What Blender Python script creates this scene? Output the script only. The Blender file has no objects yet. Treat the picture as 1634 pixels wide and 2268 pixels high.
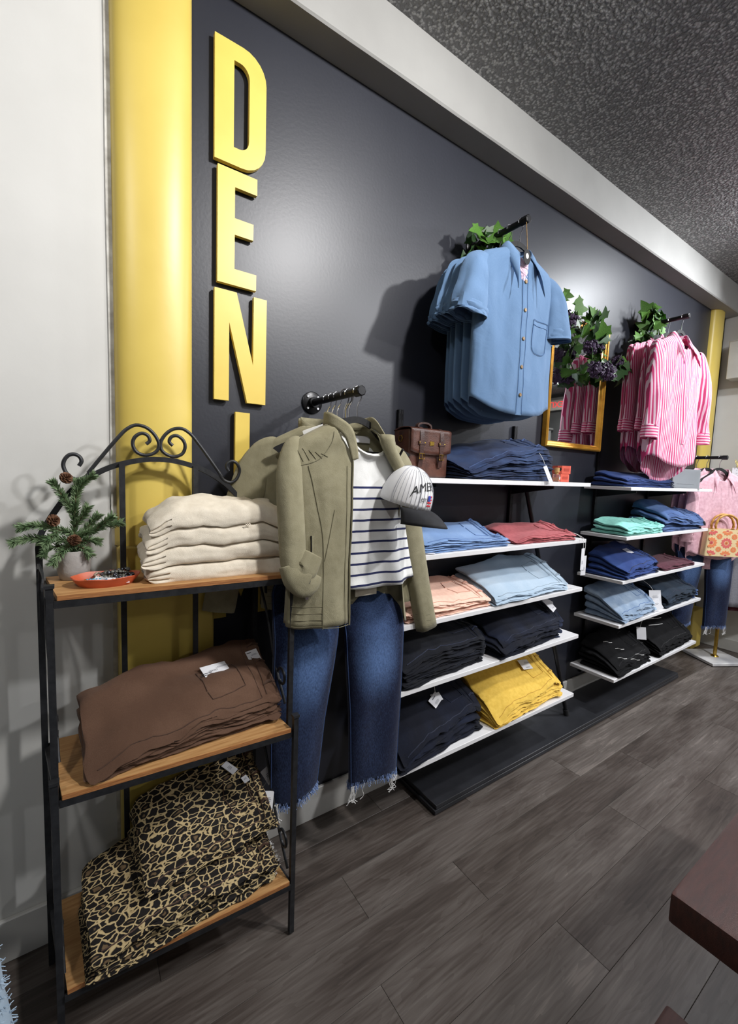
import bpy, bmesh, math, random
from math import sin, cos, pi, sqrt, radians as R
from mathutils import Vector, Matrix, noise
sc = bpy.context.scene
col = sc.collection

# ---------------------------------------------------------------- camera
cam_d = bpy.data.cameras.new('camera'); cam = bpy.data.objects.new('camera', cam_d); col.objects.link(cam)
cam_d.sensor_fit = 'HORIZONTAL'; cam_d.sensor_width = 36.0; cam_d.lens = 956.81 / 1634 * 36.0
cam_d.clip_start = 0.02; cam_d.clip_end = 60
_y, _p, _r = 0.603855, -0.0890719, 0.036183
_f = Vector((sin(_y) * cos(_p), cos(_y) * cos(_p), sin(_p))); _rt = Vector((cos(_y), -sin(_y), 0)); _up = _rt.cross(_f)
_R = _rt * cos(_r) + _up * sin(_r); _U = _up * cos(_r) - _rt * sin(_r)
cam.matrix_world = Matrix(((_R.x, _U.x, -_f.x, 0.0), (_R.y, _U.y, -_f.y, -1.457), (_R.z, _U.z, -_f.z, 1.40), (0, 0, 0, 1)))
sc.camera = cam
# ---------------------------------------------------------------- light and exposure
sc.view_settings.view_transform = 'Standard'; sc.view_settings.look = 'None'
sc.view_settings.gamma = 1.0; sc.view_settings.use_curve_mapping = False
sc.view_settings.exposure = 0.0
w = bpy.data.worlds.new('world'); sc.world = w; w.use_nodes = True
w.node_tree.nodes['Background'].inputs[0].default_value = (0.8, 0.85, 1.0, 1); w.node_tree.nodes['Background'].inputs[1].default_value = 0.10
def lamp(name, loc, power, size=0.14, color=(1, 0.97, 0.93), aim=None, spread=180):
    d = bpy.data.lights.new(name, 'AREA'); d.shape = 'DISK'; d.size = size; d.energy = power; d.spread = R(spread); d.color = color
    o = bpy.data.objects.new(name, d); col.objects.link(o); o.location = loc
    if aim: o.rotation_euler = (Vector(aim) - Vector(loc)).to_track_quat('-Z', 'Y').to_euler()
    return o
lamp('ceiling_or_fill_lamp', (1.30, -1.62, 2.95), 24, 0.18, (1, 0.985, 0.97), (0.45, 0.0, 1.95), 125)
lamp('ceiling_or_fill_lamp', (3.60, -0.98, 2.95), 28, 0.16, (0.93, 0.96, 1.0), (3.0, -0.1, 1.5), 150)
lamp('ceiling_or_fill_lamp', (-0.7, -1.70, 2.95), 6, 0.16, (1, 0.985, 0.97), (-0.2, 0.0, 2.1), 115)  # added weak fill over the white wall at left
lamp('ceiling_or_fill_lamp', (2.7, -2.40, 2.95), 40, 0.16, (0.97, 0.98, 1.0), (2.4, -0.3, 0.8), 150)  # added fill that brightens the shelf fronts
lamp('ceiling_or_fill_lamp', (5.2, -2.2, 2.95), 32, 0.16, (0.93, 0.96, 1.0), (4.6, -0.3, 0.8), 150)  # additional fill lamp toward the far end, unseen
lamp('ceiling_or_fill_lamp', (0.2, -3.8, 2.95), 6, 0.3, (1, 0.98, 0.96))  # added faint fill from behind the camera
lamp('ceiling_or_fill_lamp', (6.4, -2.6, 2.95), 40, 0.3, (0.97, 0.98, 1.0))  # added to brighten the far room reflected in the mirror
lamp('ceiling_or_fill_lamp', (3.6, -4.4, 2.95), 40, 0.3, (0.97, 0.98, 1.0))  # also added, lifts the dim room the mirror looks into

# ---------------------------------------------------------------- mesh helpers
class MB:
    def __init__(s): s.v = []; s.f = []; s.a = None
    def add(s, vs, fs):
        n = len(s.v); s.v += [tuple(p) for p in vs]; s.f += [tuple(i + n for i in q) for q in fs]; return s
    def box(s, c, d, rz=0, m=None):
        x, y, z = d[0] / 2, d[1] / 2, d[2] / 2
        vs = [Vector((a * x, b * y, e * z)) for e in (-1, 1) for a, b in ((-1, -1), (1, -1), (1, 1), (-1, 1))]
        q = m if m else Matrix.Rotation(rz, 3, 'Z')
        return s.add([q @ p + Vector(c) for p in vs], [(3, 2, 1, 0), (4, 5, 6, 7), (0, 1, 5, 4), (1, 2, 6, 5), (2, 3, 7, 6), (3, 0, 4, 7)])
    def bbox(s, c, d, r=0.003, m=None, seg=1):     # box with bevelled edges
        bm = bmesh.new(); bmesh.ops.create_cube(bm, size=1.0)
        for v in bm.verts: v.co = Vector((v.co.x * d[0], v.co.y * d[1], v.co.z * d[2]))
        bmesh.ops.bevel(bm, geom=list(bm.edges), offset=r, segments=seg, affect='EDGES', profile=0.6)
        bm.verts.index_update(); q = m or Matrix.Identity(3); c = Vector(c)
        s.add([q @ v.co + c for v in bm.verts], [tuple(v.index for v in f.verts) for f in bm.faces]); bm.free(); return s
    def grid(s, fn, nu, nv, cu=False, cv=False):
        vs = [fn(i / (nu if cu else nu - 1), j / (nv if cv else nv - 1)) for i in range(nu) for j in range(nv)]
        fs = []
        for i in range(nu if cu else nu - 1):
            for j in range(nv if cv else nv - 1):
                a, b = (i + 1) % nu, (j + 1) % nv
                fs.append((i * nv + j, a * nv + j, a * nv + b, i * nv + b))
        return s.add(vs, fs)
    def tube(s, path, r, n=8, cap=True, closed=False):
        P = [Vector(p) for p in path]; m = len(P); rr = r if hasattr(r, '__len__') else [r] * m
        T = []
        for i in range(m):
            a = P[(i - 1) % m] if (closed or i > 0) else P[i]; b = P[(i + 1) % m] if (closed or i < m - 1) else P[i]
            T.append((b - a).normalized() if (b - a).length > 1e-9 else Vector((0, 0, 1)))
        up = Vector((0, 0, 1)) if abs(T[0].z) < 0.9 else Vector((1, 0, 0)); N = (up - T[0] * up.dot(T[0])).normalized()
        vs = []
        for i in range(m):
            N = N - T[i] * N.dot(T[i]); N.normalize(); B = T[i].cross(N)
            vs += [P[i] + (N * cos(2 * pi * k / n) + B * sin(2 * pi * k / n)) * rr[i] for k in range(n)]
        fs = [(i * n + k, i * n + (k + 1) % n, ((i + 1) % m) * n + (k + 1) % n, ((i + 1) % m) * n + k) for i in range(m if closed else m - 1) for k in range(n)]
        if cap and not closed: fs += [tuple(range(n))[::-1], tuple((m - 1) * n + k for k in range(n))]
        return s.add(vs, fs)
    def bar(s, path, w, h, side):                  # rectangular bar: w along the fixed vector side, h across
        P = [Vector(p) for p in path]; S = Vector(side).normalized(); vs = []; m = len(P)
        for i in range(m):
            t = (P[min(i + 1, m - 1)] - P[max(i - 1, 0)]).normalized(); n = t.cross(S).normalized()
            vs += [P[i] + S * (a * w / 2) + n * (b * h / 2) for a, b in ((-1, -1), (1, -1), (1, 1), (-1, 1))]
        fs = [(i * 4 + k, i * 4 + (k + 1) % 4, i * 4 + 4 + (k + 1) % 4, i * 4 + 4 + k) for i in range(m - 1) for k in range(4)]
        return s.add(vs, fs + [(3, 2, 1, 0), tuple(m * 4 - 4 + k for k in range(4))])
    def lathe(s, prof, n=24, c=(0, 0, 0), sx=1, sy=1):
        c = Vector(c); m = len(prof)
        vs = [c + Vector((r * cos(2 * pi * k / n) * sx, r * sin(2 * pi * k / n) * sy, z)) for r, z in prof for k in range(n)]
        fs = [(i * n + k, i * n + (k + 1) % n, i * n + n + (k + 1) % n, i * n + n + k) for i in range(m - 1) for k in range(n)]
        return s.add(vs, fs)
    def prism(s, poly, y0, y1, fr=None):           # polygon in XZ extruded along Y
        n = len(poly); vs = [(p[0], y0, p[1]) for p in poly] + [(p[0], y1, p[1]) for p in poly]
        fs = [tuple(range(n)), tuple(range(2 * n - 1, n - 1, -1))] + [(i, i + n, (i + 1) % n + n, (i + 1) % n) for i in range(n)]
        if fr: vs = [fr(Vector(p)) for p in vs]
        return s.add(vs, fs)
    def xf(s, M):
        s.v = [tuple(M @ Vector(p)) for p in s.v]; return s
    def build(s, name, m, parent=None, smooth=True, attr=None):
        me = bpy.data.meshes.new(name); me.from_pydata(s.v, [], s.f); me.materials.append(m)
        if attr:
            at = me.attributes.new('fade', 'FLOAT', 'POINT'); at.data.foreach_set('value', attr)
        me.validate(); me.update()
        if smooth:
            me.polygons.foreach_set('use_smooth', [True] * len(me.polygons))
            try: me.set_sharp_from_angle(angle=R(40))
            except Exception: pass
        o = bpy.data.objects.new(name, me); col.objects.link(o)
        if parent: o.parent = parent
        return o
def tag(o, label=None, cat=None, group=None, kind=None):
    if label: o['label'] = label
    if cat: o['category'] = cat
    if group: o['group'] = group
    if kind: o['kind'] = kind
    return o
def thing(name, label, cat, loc=(0, 0, 0), rz=0, group=None):
    o = bpy.data.objects.new(name, None); col.objects.link(o); o.location = loc; o.rotation_euler = (0, 0, rz); o.empty_display_size = 0.05
    return tag(o, label, cat, group)
def kids(o): return [c for c in bpy.data.objects if c.parent == o]
def dup(o, loc=None, rz=None, label=None, group=None, parent=None):
    c = o.copy(); col.objects.link(c)
    if parent is not None: c.parent = parent
    if loc is not None: c.location = loc
    if rz is not None: c.rotation_euler = (0, 0, rz)
    if label: c['label'] = label
    if group: c['group'] = group
    for ch in kids(o):
        dup(ch, parent=c)
    return c
def smooth_path(pts, k=6, closed=False):
    P = [Vector(p) for p in pts]; n = len(P); out = []
    for i in range(n if closed else n - 1):
        g = lambda j: P[j % n] if closed else P[max(0, min(n - 1, j))]
        p0, p1, p2, p3 = g(i - 1), g(i), g(i + 1), g(i + 2)
        for t in range(k):
            t /= k
            out.append(0.5 * ((2 * p1) + (p2 - p0) * t + (2 * p0 - 5 * p1 + 4 * p2 - p3) * t * t + (3 * p1 - p0 - 3 * p2 + p3) * t ** 3))
    if not closed: out.append(P[-1])
    return out
def ns(x, y=0.0, z=0.0): return noise.noise(Vector((x, y, z)))
def sst(a, b, x):
    t = max(0, min(1, (x - a) / (b - a))); return t * t * (3 - 2 * t)
def text_geo(txt, size=1.0):                       # flat triangulated lettering, centred on the origin in XY
    cu = bpy.data.curves.new('lettering', 'FONT'); cu.body = txt; cu.size = size; cu.align_x = 'CENTER'; cu.align_y = 'CENTER'; cu.resolution_u = 3
    o = bpy.data.objects.new('lettering', cu); col.objects.link(o); bpy.context.view_layer.update()
    me = o.evaluated_get(bpy.context.evaluated_depsgraph_get()).to_mesh()
    vs = [tuple(v.co) for v in me.vertices]; fs = [tuple(p.vertices) for p in me.polygons]
    bpy.data.objects.remove(o); bpy.data.curves.remove(cu)
    return vs, fs

# ---------------------------------------------------------------- materials
def lin(c): return tuple(((v / 255) / 12.92 if v / 255 <= 0.04045 else ((v / 255 + 0.055) / 1.055) ** 2.4) for v in c) + (1,)
def mat(name, c, rough=0.6, c2=None, scale=20, spec=0.5, metal=0.0, bump=0.0, bscale=200, detail=4, stretch=None, sheen=0.0, mid=(0.35, 0.65), coat=0):
    m = bpy.data.materials.new(name); m.use_nodes = True; nt = m.node_tree; N = nt.nodes; L = nt.links; b = N['Principled BSDF']
    b.inputs['Roughness'].default_value = rough; b.inputs['Metallic'].default_value = metal; b.inputs['Specular IOR Level'].default_value = spec
    b.inputs['Base Color'].default_value = lin(c); b.inputs['Sheen Weight'].default_value = sheen; b.inputs['Coat Weight'].default_value = coat
    tc = N.new('ShaderNodeTexCoord'); mp = N.new('ShaderNodeMapping'); L.new(tc.outputs['Object'], mp.inputs[0])
    if stretch: mp.inputs['Scale'].default_value = stretch
    if c2:
        n = N.new('ShaderNodeTexNoise'); n.inputs['Scale'].default_value = scale; n.inputs['Detail'].default_value = detail; L.new(mp.outputs[0], n.inputs[0])
        r = N.new('ShaderNodeValToRGB'); r.color_ramp.elements[0].position, r.color_ramp.elements[1].position = mid
        r.color_ramp.elements[0].color = lin(c); r.color_ramp.elements[1].color = lin(c2)
        L.new(n.outputs[0], r.inputs[0]); L.new(r.outputs[0], b.inputs['Base Color'])
    if bump:
        n = N.new('ShaderNodeTexNoise'); n.inputs['Scale'].default_value = bscale; n.inputs['Detail'].default_value = 3; L.new(mp.outputs[0], n.inputs[0])
        u = N.new('ShaderNodeBump'); u.inputs['Strength'].default_value = bump; u.inputs['Distance'].default_value = 0.002
        L.new(n.outputs[0], u.inputs['Height']); L.new(u.outputs[0], b.inputs['Normal'])
    return m
def nodes(m): return m.node_tree.nodes, m.node_tree.links, m.node_tree.nodes['Principled BSDF']
def wrinkle(m, sc_=11.0, dist=0.006, st=0.55):
    N, L, b = nodes(m); tc = N.new('ShaderNodeTexCoord'); n = N.new('ShaderNodeTexNoise'); n.inputs['Scale'].default_value = sc_; n.inputs['Detail'].default_value = 3; n.inputs['Distortion'].default_value = 0.8
    L.new(tc.outputs['Object'], n.inputs[0]); u = N.new('ShaderNodeBump'); u.inputs['Strength'].default_value = st; u.inputs['Distance'].default_value = dist; L.new(n.outputs[0], u.inputs['Height'])
    if b.inputs['Normal'].is_linked: L.new(b.inputs['Normal'].links[0].from_socket, u.inputs['Normal'])
    L.new(u.outputs[0], b.inputs['Normal']); return m
def fabric(name, c, c2, scale=60, bump=0.35, bscale=500, rough=0.85, sheen=0.15, stretch=None): return wrinkle(mat(name, c, rough, c2, scale, 0.25, 0, bump, bscale, 5, stretch, sheen))
def ramp(N, stops, const=False):
    r = N.new('ShaderNodeValToRGB'); e = r.color_ramp.elements
    if const: r.color_ramp.interpolation = 'CONSTANT'
    while len(e) < len(stops): e.new(0.5)
    for i, (p, c) in enumerate(stops): e[i].position = p; e[i].color = c if len(c) == 4 else lin(c)
    return r
def math_n(N, L, op, a, b=None):
    n = N.new('ShaderNodeMath'); n.operation = op
    for i, v in enumerate((a, b)):
        if v is None: continue
        if hasattr(v, 'is_linked') or hasattr(v, 'node'): L.new(v, n.inputs[i])
        else: n.inputs[i].default_value = v
    return n.outputs[0]
def stripes(name, base, line, period, width, axis=0, rough=0.8, lo=None, hi=None, phase=0.0):   # woven stripes along one object axis
    m = mat(name, base, rough, None, bump=0.25, bscale=500, spec=0.25, sheen=0.1); N, L, b = nodes(m)
    tc = N.new('ShaderNodeTexCoord'); sp = N.new('ShaderNodeSeparateXYZ'); L.new(tc.outputs['Object'], sp.inputs[0])
    t = math_n(N, L, 'FRACT', math_n(N, L, 'ADD', math_n(N, L, 'DIVIDE', sp.outputs[axis], period), 50 + phase))
    f = math_n(N, L, 'LESS_THAN', t, width)
    if lo is not None:
        f = math_n(N, L, 'MULTIPLY', f, math_n(N, L, 'LESS_THAN', sp.outputs[2], hi))
    x = N.new('ShaderNodeMix'); x.data_type = 'RGBA'; x.inputs['A'].default_value = lin(base); x.inputs['B'].default_value = lin(line)
    L.new(f, x.inputs['Factor']); L.new(x.outputs['Result'], b.inputs['Base Color']); return wrinkle(m)
def leopard(name):
    m = mat(name, (190, 165, 120), 0.8, bump=0.3, bscale=500, spec=0.2); N, L, b = nodes(m)
    tc = N.new('ShaderNodeTexCoord'); mp = N.new('ShaderNodeMapping'); mp.inputs['Scale'].default_value = (40, 66, 66); L.new(tc.outputs['Object'], mp.inputs[0])
    nz = N.new('ShaderNodeTexNoise'); nz.inputs['Scale'].default_value = 1.3; nz.inputs['Detail'].default_value = 1; L.new(mp.outputs[0], nz.inputs[0])
    ad = N.new('ShaderNodeVectorMath'); ad.operation = 'MULTIPLY_ADD'; ad.inputs[1].default_value = (0.55, 0.55, 0.55); L.new(nz.outputs['Color'], ad.inputs[0]); L.new(mp.outputs[0], ad.inputs[2])
    vo = N.new('ShaderNodeTexVoronoi'); vo.feature = 'DISTANCE_TO_EDGE'; vo.inputs['Scale'].default_value = 1.0; L.new(ad.outputs[0], vo.inputs[0])
    v2 = N.new('ShaderNodeTexVoronoi'); v2.inputs['Scale'].default_value = 1.0; L.new(ad.outputs[0], v2.inputs[0])
    r = ramp(N, [(0.0, (190, 170, 128)), (0.055, (172, 150, 108)), (0.088, (26, 23, 22)), (0.27, (24, 21, 20)), (0.33, (98, 80, 58)), (0.6, (124, 102, 74))])
    L.new(vo.outputs['Distance'], r.inputs[0])
    x = N.new('ShaderNodeMix'); x.data_type = 'RGBA'; L.new(r.outputs[0], x.inputs['A']); x.inputs['B'].default_value = lin((26, 23, 22))
    sp = N.new('ShaderNodeSeparateColor'); L.new(v2.outputs['Color'], sp.inputs[0]); L.new(math_n(N, L, 'GREATER_THAN', sp.outputs[0], 0.58), x.inputs['Factor'])
    lt = N.new('ShaderNodeMix'); lt.data_type = 'RGBA'; L.new(math_n(N, L, 'LESS_THAN', vo.outputs['Distance'], 0.07), lt.inputs['Factor']); L.new(x.outputs['Result'], lt.inputs['A']); L.new(r.outputs[0], lt.inputs['B'])
    L.new(lt.outputs['Result'], b.inputs['Base Color']); return m
def denim(name, dark, light, wash=0.5, scale=9):      # twill with a worn, mottled wash; the 'fade' attribute brings out the sanded areas
    m = mat(name, dark, 0.85, bump=0.35, bscale=700, spec=0.2, sheen=0.1); N, L, b = nodes(m)
    tc = N.new('ShaderNodeTexCoord')
    mp = N.new('ShaderNodeMapping'); mp.inputs['Scale'].default_value = (1, 1, 0.35); L.new(tc.outputs['Object'], mp.inputs[0])
    a = N.new('ShaderNodeTexNoise'); a.inputs['Scale'].default_value = scale; a.inputs['Detail'].default_value = 6; L.new(mp.outputs[0], a.inputs[0])
    c = N.new('ShaderNodeTexNoise'); c.inputs['Scale'].default_value = 380; c.inputs['Detail'].default_value = 2; L.new(mp.outputs[0], c.inputs[0])
    at = N.new('ShaderNodeAttribute'); at.attribute_name = 'fade'
    s = math_n(N, L, 'ADD', math_n(N, L, 'MULTIPLY', math_n(N, L, 'SUBTRACT', a.outputs[0], 0.42), wash * 1.6), math_n(N, L, 'MULTIPLY', math_n(N, L, 'SUBTRACT', c.outputs[0], 0.5), 0.34))
    s = math_n(N, L, 'ADD', s, math_n(N, L, 'MULTIPLY', at.outputs['Fac'], math_n(N, L, 'ADD', c.outputs[0], 0.35)))
    r = ramp(N, [(0.0, dark), (1.0, light)]); L.new(s, r.inputs[0]); L.new(r.outputs[0], b.inputs['Base Color']); return wrinkle(m)

M_navy = mat('navy_wall_paint', (34, 36, 45), 0.42, (38, 40, 49), 3, 0.5, 0, 0.12, 90)
M_white = mat('white_wall_paint', (214, 213, 209), 0.5, (205, 204, 200), 2.5, 0.4, 0, 0.1, 60)
M_bulk = mat('bulkhead_paint', (164, 163, 160), 0.6, (155, 154, 151), 3, 0.3, 0, 0.15, 40)
M_yel = mat('yellow_column_paint', (218, 193, 98), 0.4, (209, 183, 88), 3, 0.5, 0, 0.15, 30)
M_letter = mat('yellow_letter_paint', (228, 200, 96), 0.4, (222, 193, 90), 8, 0.5)
M_base = mat('baseboard_paint', (205, 204, 200), 0.5, (190, 189, 185), 6)
M_dark = mat('far_wall_paint', (96, 96, 94), 0.7, (88, 88, 86), 4)
M_iron = mat('black_iron', (34, 35, 38), 0.5, (46, 47, 50), 60, 0.5, 0.3, 0.25, 120)
M_blackmetal = mat('black_steel', (22, 22, 25), 0.35, (28, 28, 31), 40, 0.5, 0.4)
M_blackplastic = mat('black_velvet_hanger', (14, 14, 16), 0.8, (22, 22, 24), 80)
M_chrome = mat('chrome', (215, 215, 220), 0.18, None, metal=1.0)
M_brass = mat('brass', (200, 165, 80), 0.3, (180, 145, 66), 30, metal=1.0)
M_shelf = mat('white_laminate', (236, 235, 236), 0.35, (230, 229, 231), 4)
M_plat = mat('black_platform_paint', (30, 31, 35), 0.45, (42, 43, 48), 5, 0.5, 0, 0.3, 60)
M_wood = mat('oak_board', (196, 152, 100), 0.55, (168, 122, 74), 9, 0.4, 0, 0.2, 60, 6, (1.2, 14, 14))
M_woodedge = mat('oak_ply_edge', (188, 130, 78), 0.6, (140, 88, 50), 30, 0.4, 0, 0.3, 80, 6, (1, 1, 25))
M_table = mat('dark_mahogany', (58, 30, 24), 0.3, (84, 44, 34), 14, 0.5, 0, 0.35, 160, 6, (2, 14, 4), mid=(0.3, 0.8))
M_paper = mat('white_card', (228, 228, 232), 0.6, (222, 222, 226), 20)
M_print = mat('black_print', (30, 30, 34), 0.7)
M_greyp = mat('grey_print', (120, 120, 128), 0.7)
M_thread = mat('white_thread', (225, 224, 222), 0.9)
M_gold = mat('gilt_frame', (214, 160, 62), 0.32, (188, 132, 44), 18, 0.5, 0.55, 0.15, 80)
M_mirror = mat('mirror_glass', (235, 238, 240), 0.02, None, metal=1.0)
M_leather = mat('brown_leather', (66, 38, 30), 0.42, (92, 56, 44), 24, 0.5, 0, 0.4, 220)
M_leather2 = mat('dark_leather_strap', (52, 29, 24), 0.45, (70, 42, 34), 40, 0.5, 0, 0.4, 250)
M_beige = fabric('cream_knit', (232, 222, 204), (222, 211, 192), 50, 0.5, 700)
M_brown = denim('brown_denim', (88, 64, 50), (122, 94, 76), 0.35)
M_brown_d = fabric('brown_stitch', (74, 53, 42), (84, 61, 48))
M_leo = leopard('leopard_print_denim')
M_olive = fabric('olive_cotton', (146, 140, 114), (136, 130, 104), 40, 0.4, 500)
M_olive_d = fabric('olive_seam', (122, 117, 93), (114, 109, 86))
M_tee = stripes('navy_striped_jersey', (236, 236, 234), (38, 44, 88), 0.0345, 0.20, 2, lo=-9, hi=-0.272, phase=0.35)
M_teeplain = fabric('white_jersey', (238, 237, 232), (230, 229, 224), 50, 0.3, 600)
M_jeans = denim('dark_blue_denim', (12, 21, 50), (100, 132, 186), 0.22, 7)
M_jeans_s = denim('faded_seam', (52, 76, 124), (128, 154, 198), 0.5)
M_fray = fabric('frayed_denim_edge', (70, 100, 164), (150, 172, 210), 200)
M_cham = denim('light_chambray', (96, 125, 160), (122, 150, 184), 0.4, 12)
M_cham_d = denim('chambray_seam', (74, 106, 150), (96, 130, 174), 0.4)
M_button = mat('horn_button', (150, 122, 78), 0.35, (120, 92, 56), 90)
M_pink = stripes('pink_striped_cotton', (240, 206, 222), (208, 70, 122), 0.0165, 0.52, 0)
M_linen = fabric('pink_linen', (232, 190, 200), (216, 168, 180), 45, 0.5, 400)
M_grey = fabric('grey_marl', (148, 148, 156), (134, 134, 142), 120)
M_maroon = fabric('maroon_jersey', (88, 20, 34), (74, 16, 28))
M_blackcloth = fabric('black_denim', (6, 6, 8), (13, 13, 16), 40, 0.35, 500, 0.9, 0.0)
M_green = mat('ivy_leaf', (62, 104, 40), 0.45, (96, 140, 58), 30, 0.4, 0, 0.2, 90)
M_green_d = mat('dark_ivy_leaf', (34, 62, 30), 0.5, (52, 86, 40), 30)
M_stem = mat('vine_stem', (70, 88, 42), 0.6)
M_flower = mat('dark_purple_blossom', (38, 22, 46), 0.7, (66, 42, 78), 120)
M_needle = mat('spruce_needle', (86, 112, 74), 0.55, (132, 154, 114), 40)
M_twig = mat('spruce_twig', (86, 66, 44), 0.8)
M_cone = mat('pine_cone_scale', (92, 60, 42), 0.7, (130, 92, 66), 120)
M_conc = mat('grey_concrete', (182, 178, 174), 0.8, (162, 157, 154), 18, 0.3, 0, 0.4, 120)
M_terra = mat('terracotta_glaze', (206, 100, 66), 0.4, (188, 86, 56), 20)
M_coral = mat('coral_card', (226, 100, 78), 0.6, (214, 90, 70), 20)
# ================================================================ the room
def struct(name, mb, m, smooth=False): return tag(mb.build(name, m, None, smooth), kind='structure')
X0, X1, YB, HC = -3.0, 7.6, -5.2, 3.02
# floor slab and its planks
fl = struct('floor', MB().box((2.3, -2.6, -0.06), (10.6, 5.4, 0.1)), mat('plank_joint', (52, 47, 44), 0.8))
def plank_mat():
    m = mat('grey_brown_oak_plank', (70, 62, 57), 0.42, spec=0.35); N, L, b = nodes(m)
    tc = N.new('ShaderNodeTexCoord'); oi = N.new('ShaderNodeObjectInfo')
    ad = N.new('ShaderNodeVectorMath'); ad.operation = 'ADD'; L.new(tc.outputs['Object'], ad.inputs[0])
    cm = N.new('ShaderNodeCombineXYZ'); L.new(math_n(N, L, 'MULTIPLY', oi.outputs['Random'], 37.0), cm.inputs[0]); L.new(math_n(N, L, 'MULTIPLY', oi.outputs['Random'], 91.0), cm.inputs[1]); L.new(cm.outputs[0], ad.inputs[1])
    mp = N.new('ShaderNodeMapping'); mp.inputs['Scale'].default_value = (1.1, 7, 1); L.new(ad.outputs[0], mp.inputs[0])
    n1 = N.new('ShaderNodeTexNoise'); n1.inputs['Scale'].default_value = 1.5; n1.inputs['Detail'].default_value = 3; n1.inputs['Distortion'].default_value = 0.6; L.new(mp.outputs[0], n1.inputs[0])
    rings = math_n(N, L, 'FRACT', math_n(N, L, 'MULTIPLY', n1.outputs[0], 13.0))
    mp2 = N.new('ShaderNodeMapping'); mp2.inputs['Scale'].default_value = (6, 110, 1); L.new(ad.outputs[0], mp2.inputs[0])
    n2 = N.new('ShaderNodeTexNoise'); n2.inputs['Scale'].default_value = 1.0; n2.inputs['Detail'].default_value = 5; L.new(mp2.outputs[0], n2.inputs[0])
    mp3 = N.new('ShaderNodeMapping'); mp3.inputs['Scale'].default_value = (1.0, 5.0, 1); L.new(ad.outputs[0], mp3.inputs[0])
    n3 = N.new('ShaderNodeTexNoise'); n3.inputs['Scale'].default_value = 2.2; n3.inputs['Detail'].default_value = 2; L.new(mp3.outputs[0], n3.inputs[0])
    v = math_n(N, L, 'ADD', math_n(N, L, 'MULTIPLY', rings, 0.08), math_n(N, L, 'MULTIPLY', n2.outputs[0], 0.5))
    v = math_n(N, L, 'ADD', v, math_n(N, L, 'MULTIPLY', n3.outputs[0], 0.75)); v = math_n(N, L, 'ADD', v, math_n(N, L, 'MULTIPLY', oi.outputs['Random'], 0.22))
    r = ramp(N, [(0.42, (44, 38, 35)), (0.68, (76, 68, 63)), (0.95, (104, 97, 92)), (1.1, (120, 112, 106))]); r.color_ramp.elements[3].position = 1.0
    L.new(v, r.inputs[0]); L.new(r.outputs[0], b.inputs['Base Color'])
    u = N.new('ShaderNodeBump'); u.inputs['Strength'].default_value = 0.25; u.inputs['Distance'].default_value = 0.001; L.new(v, u.inputs['Height']); L.new(u.outputs[0], b.inputs['Normal'])
    return m
M_plank = plank_mat()
PW, PLN = 0.1655, 1.22
pl0 = MB().bbox((0, 0, -0.005), (PLN - 0.0008, PW - 0.0008, 0.010), 0.0007).build('plank', M_plank, fl, False); pl0.location = (-20, 0, -9)
random.seed(3); first = True
for r in range(31):
    y = -0.0425 - PW * r; off = (r * 0.47 + (0.13 if r % 3 else 0.31)) % 1 * PLN
    if r == 3: off = (1.117 - X0) % PLN
    x = X0 - PLN + off + PLN / 2
    while x - PLN / 2 < 7.5:
        if x + PLN / 2 > X0 and (x + PLN / 2 > -1.3 or r > 9):
            o = pl0 if first else pl0.copy()
            if not first: col.objects.link(o)
            first = False; o.location = (x, y, 0)
        x += PLN
# ceiling with popcorn relief
mc = mat('popcorn_ceiling', (150, 149, 148), 0.9, spec=0.1); N, L, b = nodes(mc)
tc = N.new('ShaderNodeTexCoord'); vo = N.new('ShaderNodeTexVoronoi'); vo.inputs['Scale'].default_value = 78; n1 = N.new('ShaderNodeTexNoise'); n1.inputs['Scale'].default_value = 64; n1.inputs['Detail'].default_value = 4
L.new(tc.outputs['Object'], n1.inputs[0]); L.new(tc.outputs['Object'], vo.inputs[0])
hh = math_n(N, L, 'ADD', math_n(N, L, 'MULTIPLY', vo.outputs['Distance'], -0.7), math_n(N, L, 'MULTIPLY', n1.outputs[0], 1.3))
u = N.new('ShaderNodeBump'); u.inputs['Strength'].default_value = 1.0; u.inputs['Distance'].default_value = 0.012; L.new(hh, u.inputs['Height']); L.new(u.outputs[0], b.inputs['Normal'])
r = ramp(N, [(0.28, (130, 130, 130)), (0.55, (192, 192, 191))]); L.new(hh, r.inputs[0]); L.new(r.outputs[0], b.inputs['Base Color'])  # lit crests and darker hollows painted into the colour along the relief
struct('ceiling', MB().box((2.3, -2.6, HC + 0.05), (10.6, 5.4, 0.1)), mc)
# long wall: white stretch, navy stretch, white stretch; bulkhead over it
struct('wall_back_left', MB().box(((X0 + 0.2) / 2, 0.05, 1.51), (0.2 - X0, 0.1, 3.02)), M_white)
struct('wall_back', MB().box((2.26, 0.05, 1.51), (4.12, 0.1, 3.02)), M_navy)
struct('wall_back_right', MB().box((4.48, 0.05, 1.51), (0.32, 0.1, 3.02)), M_white)
def bulk(u, v):
    x = 0.108 + u * 4.52; d = -0.11 - 0.004 * ns(x * 2.2, 3)
    p = [(0.0, 2.82), (d + 0.006, 2.82), (d, 2.826 + 0.003 * ns(x * 3)), (d, HC), (0.0, HC)]
    y, z = p[round(v * 4)]; return (x, y, z)
mb = MB(); mb.grid(bulk, 46, 5, False, True)
mb.f.append((4, 3, 2, 1, 0)); n = len(mb.v); mb.f.append((n - 5, n - 4, n - 3, n - 2, n - 1))
struct('trim_bulkhead', mb, M_bulk)
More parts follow.
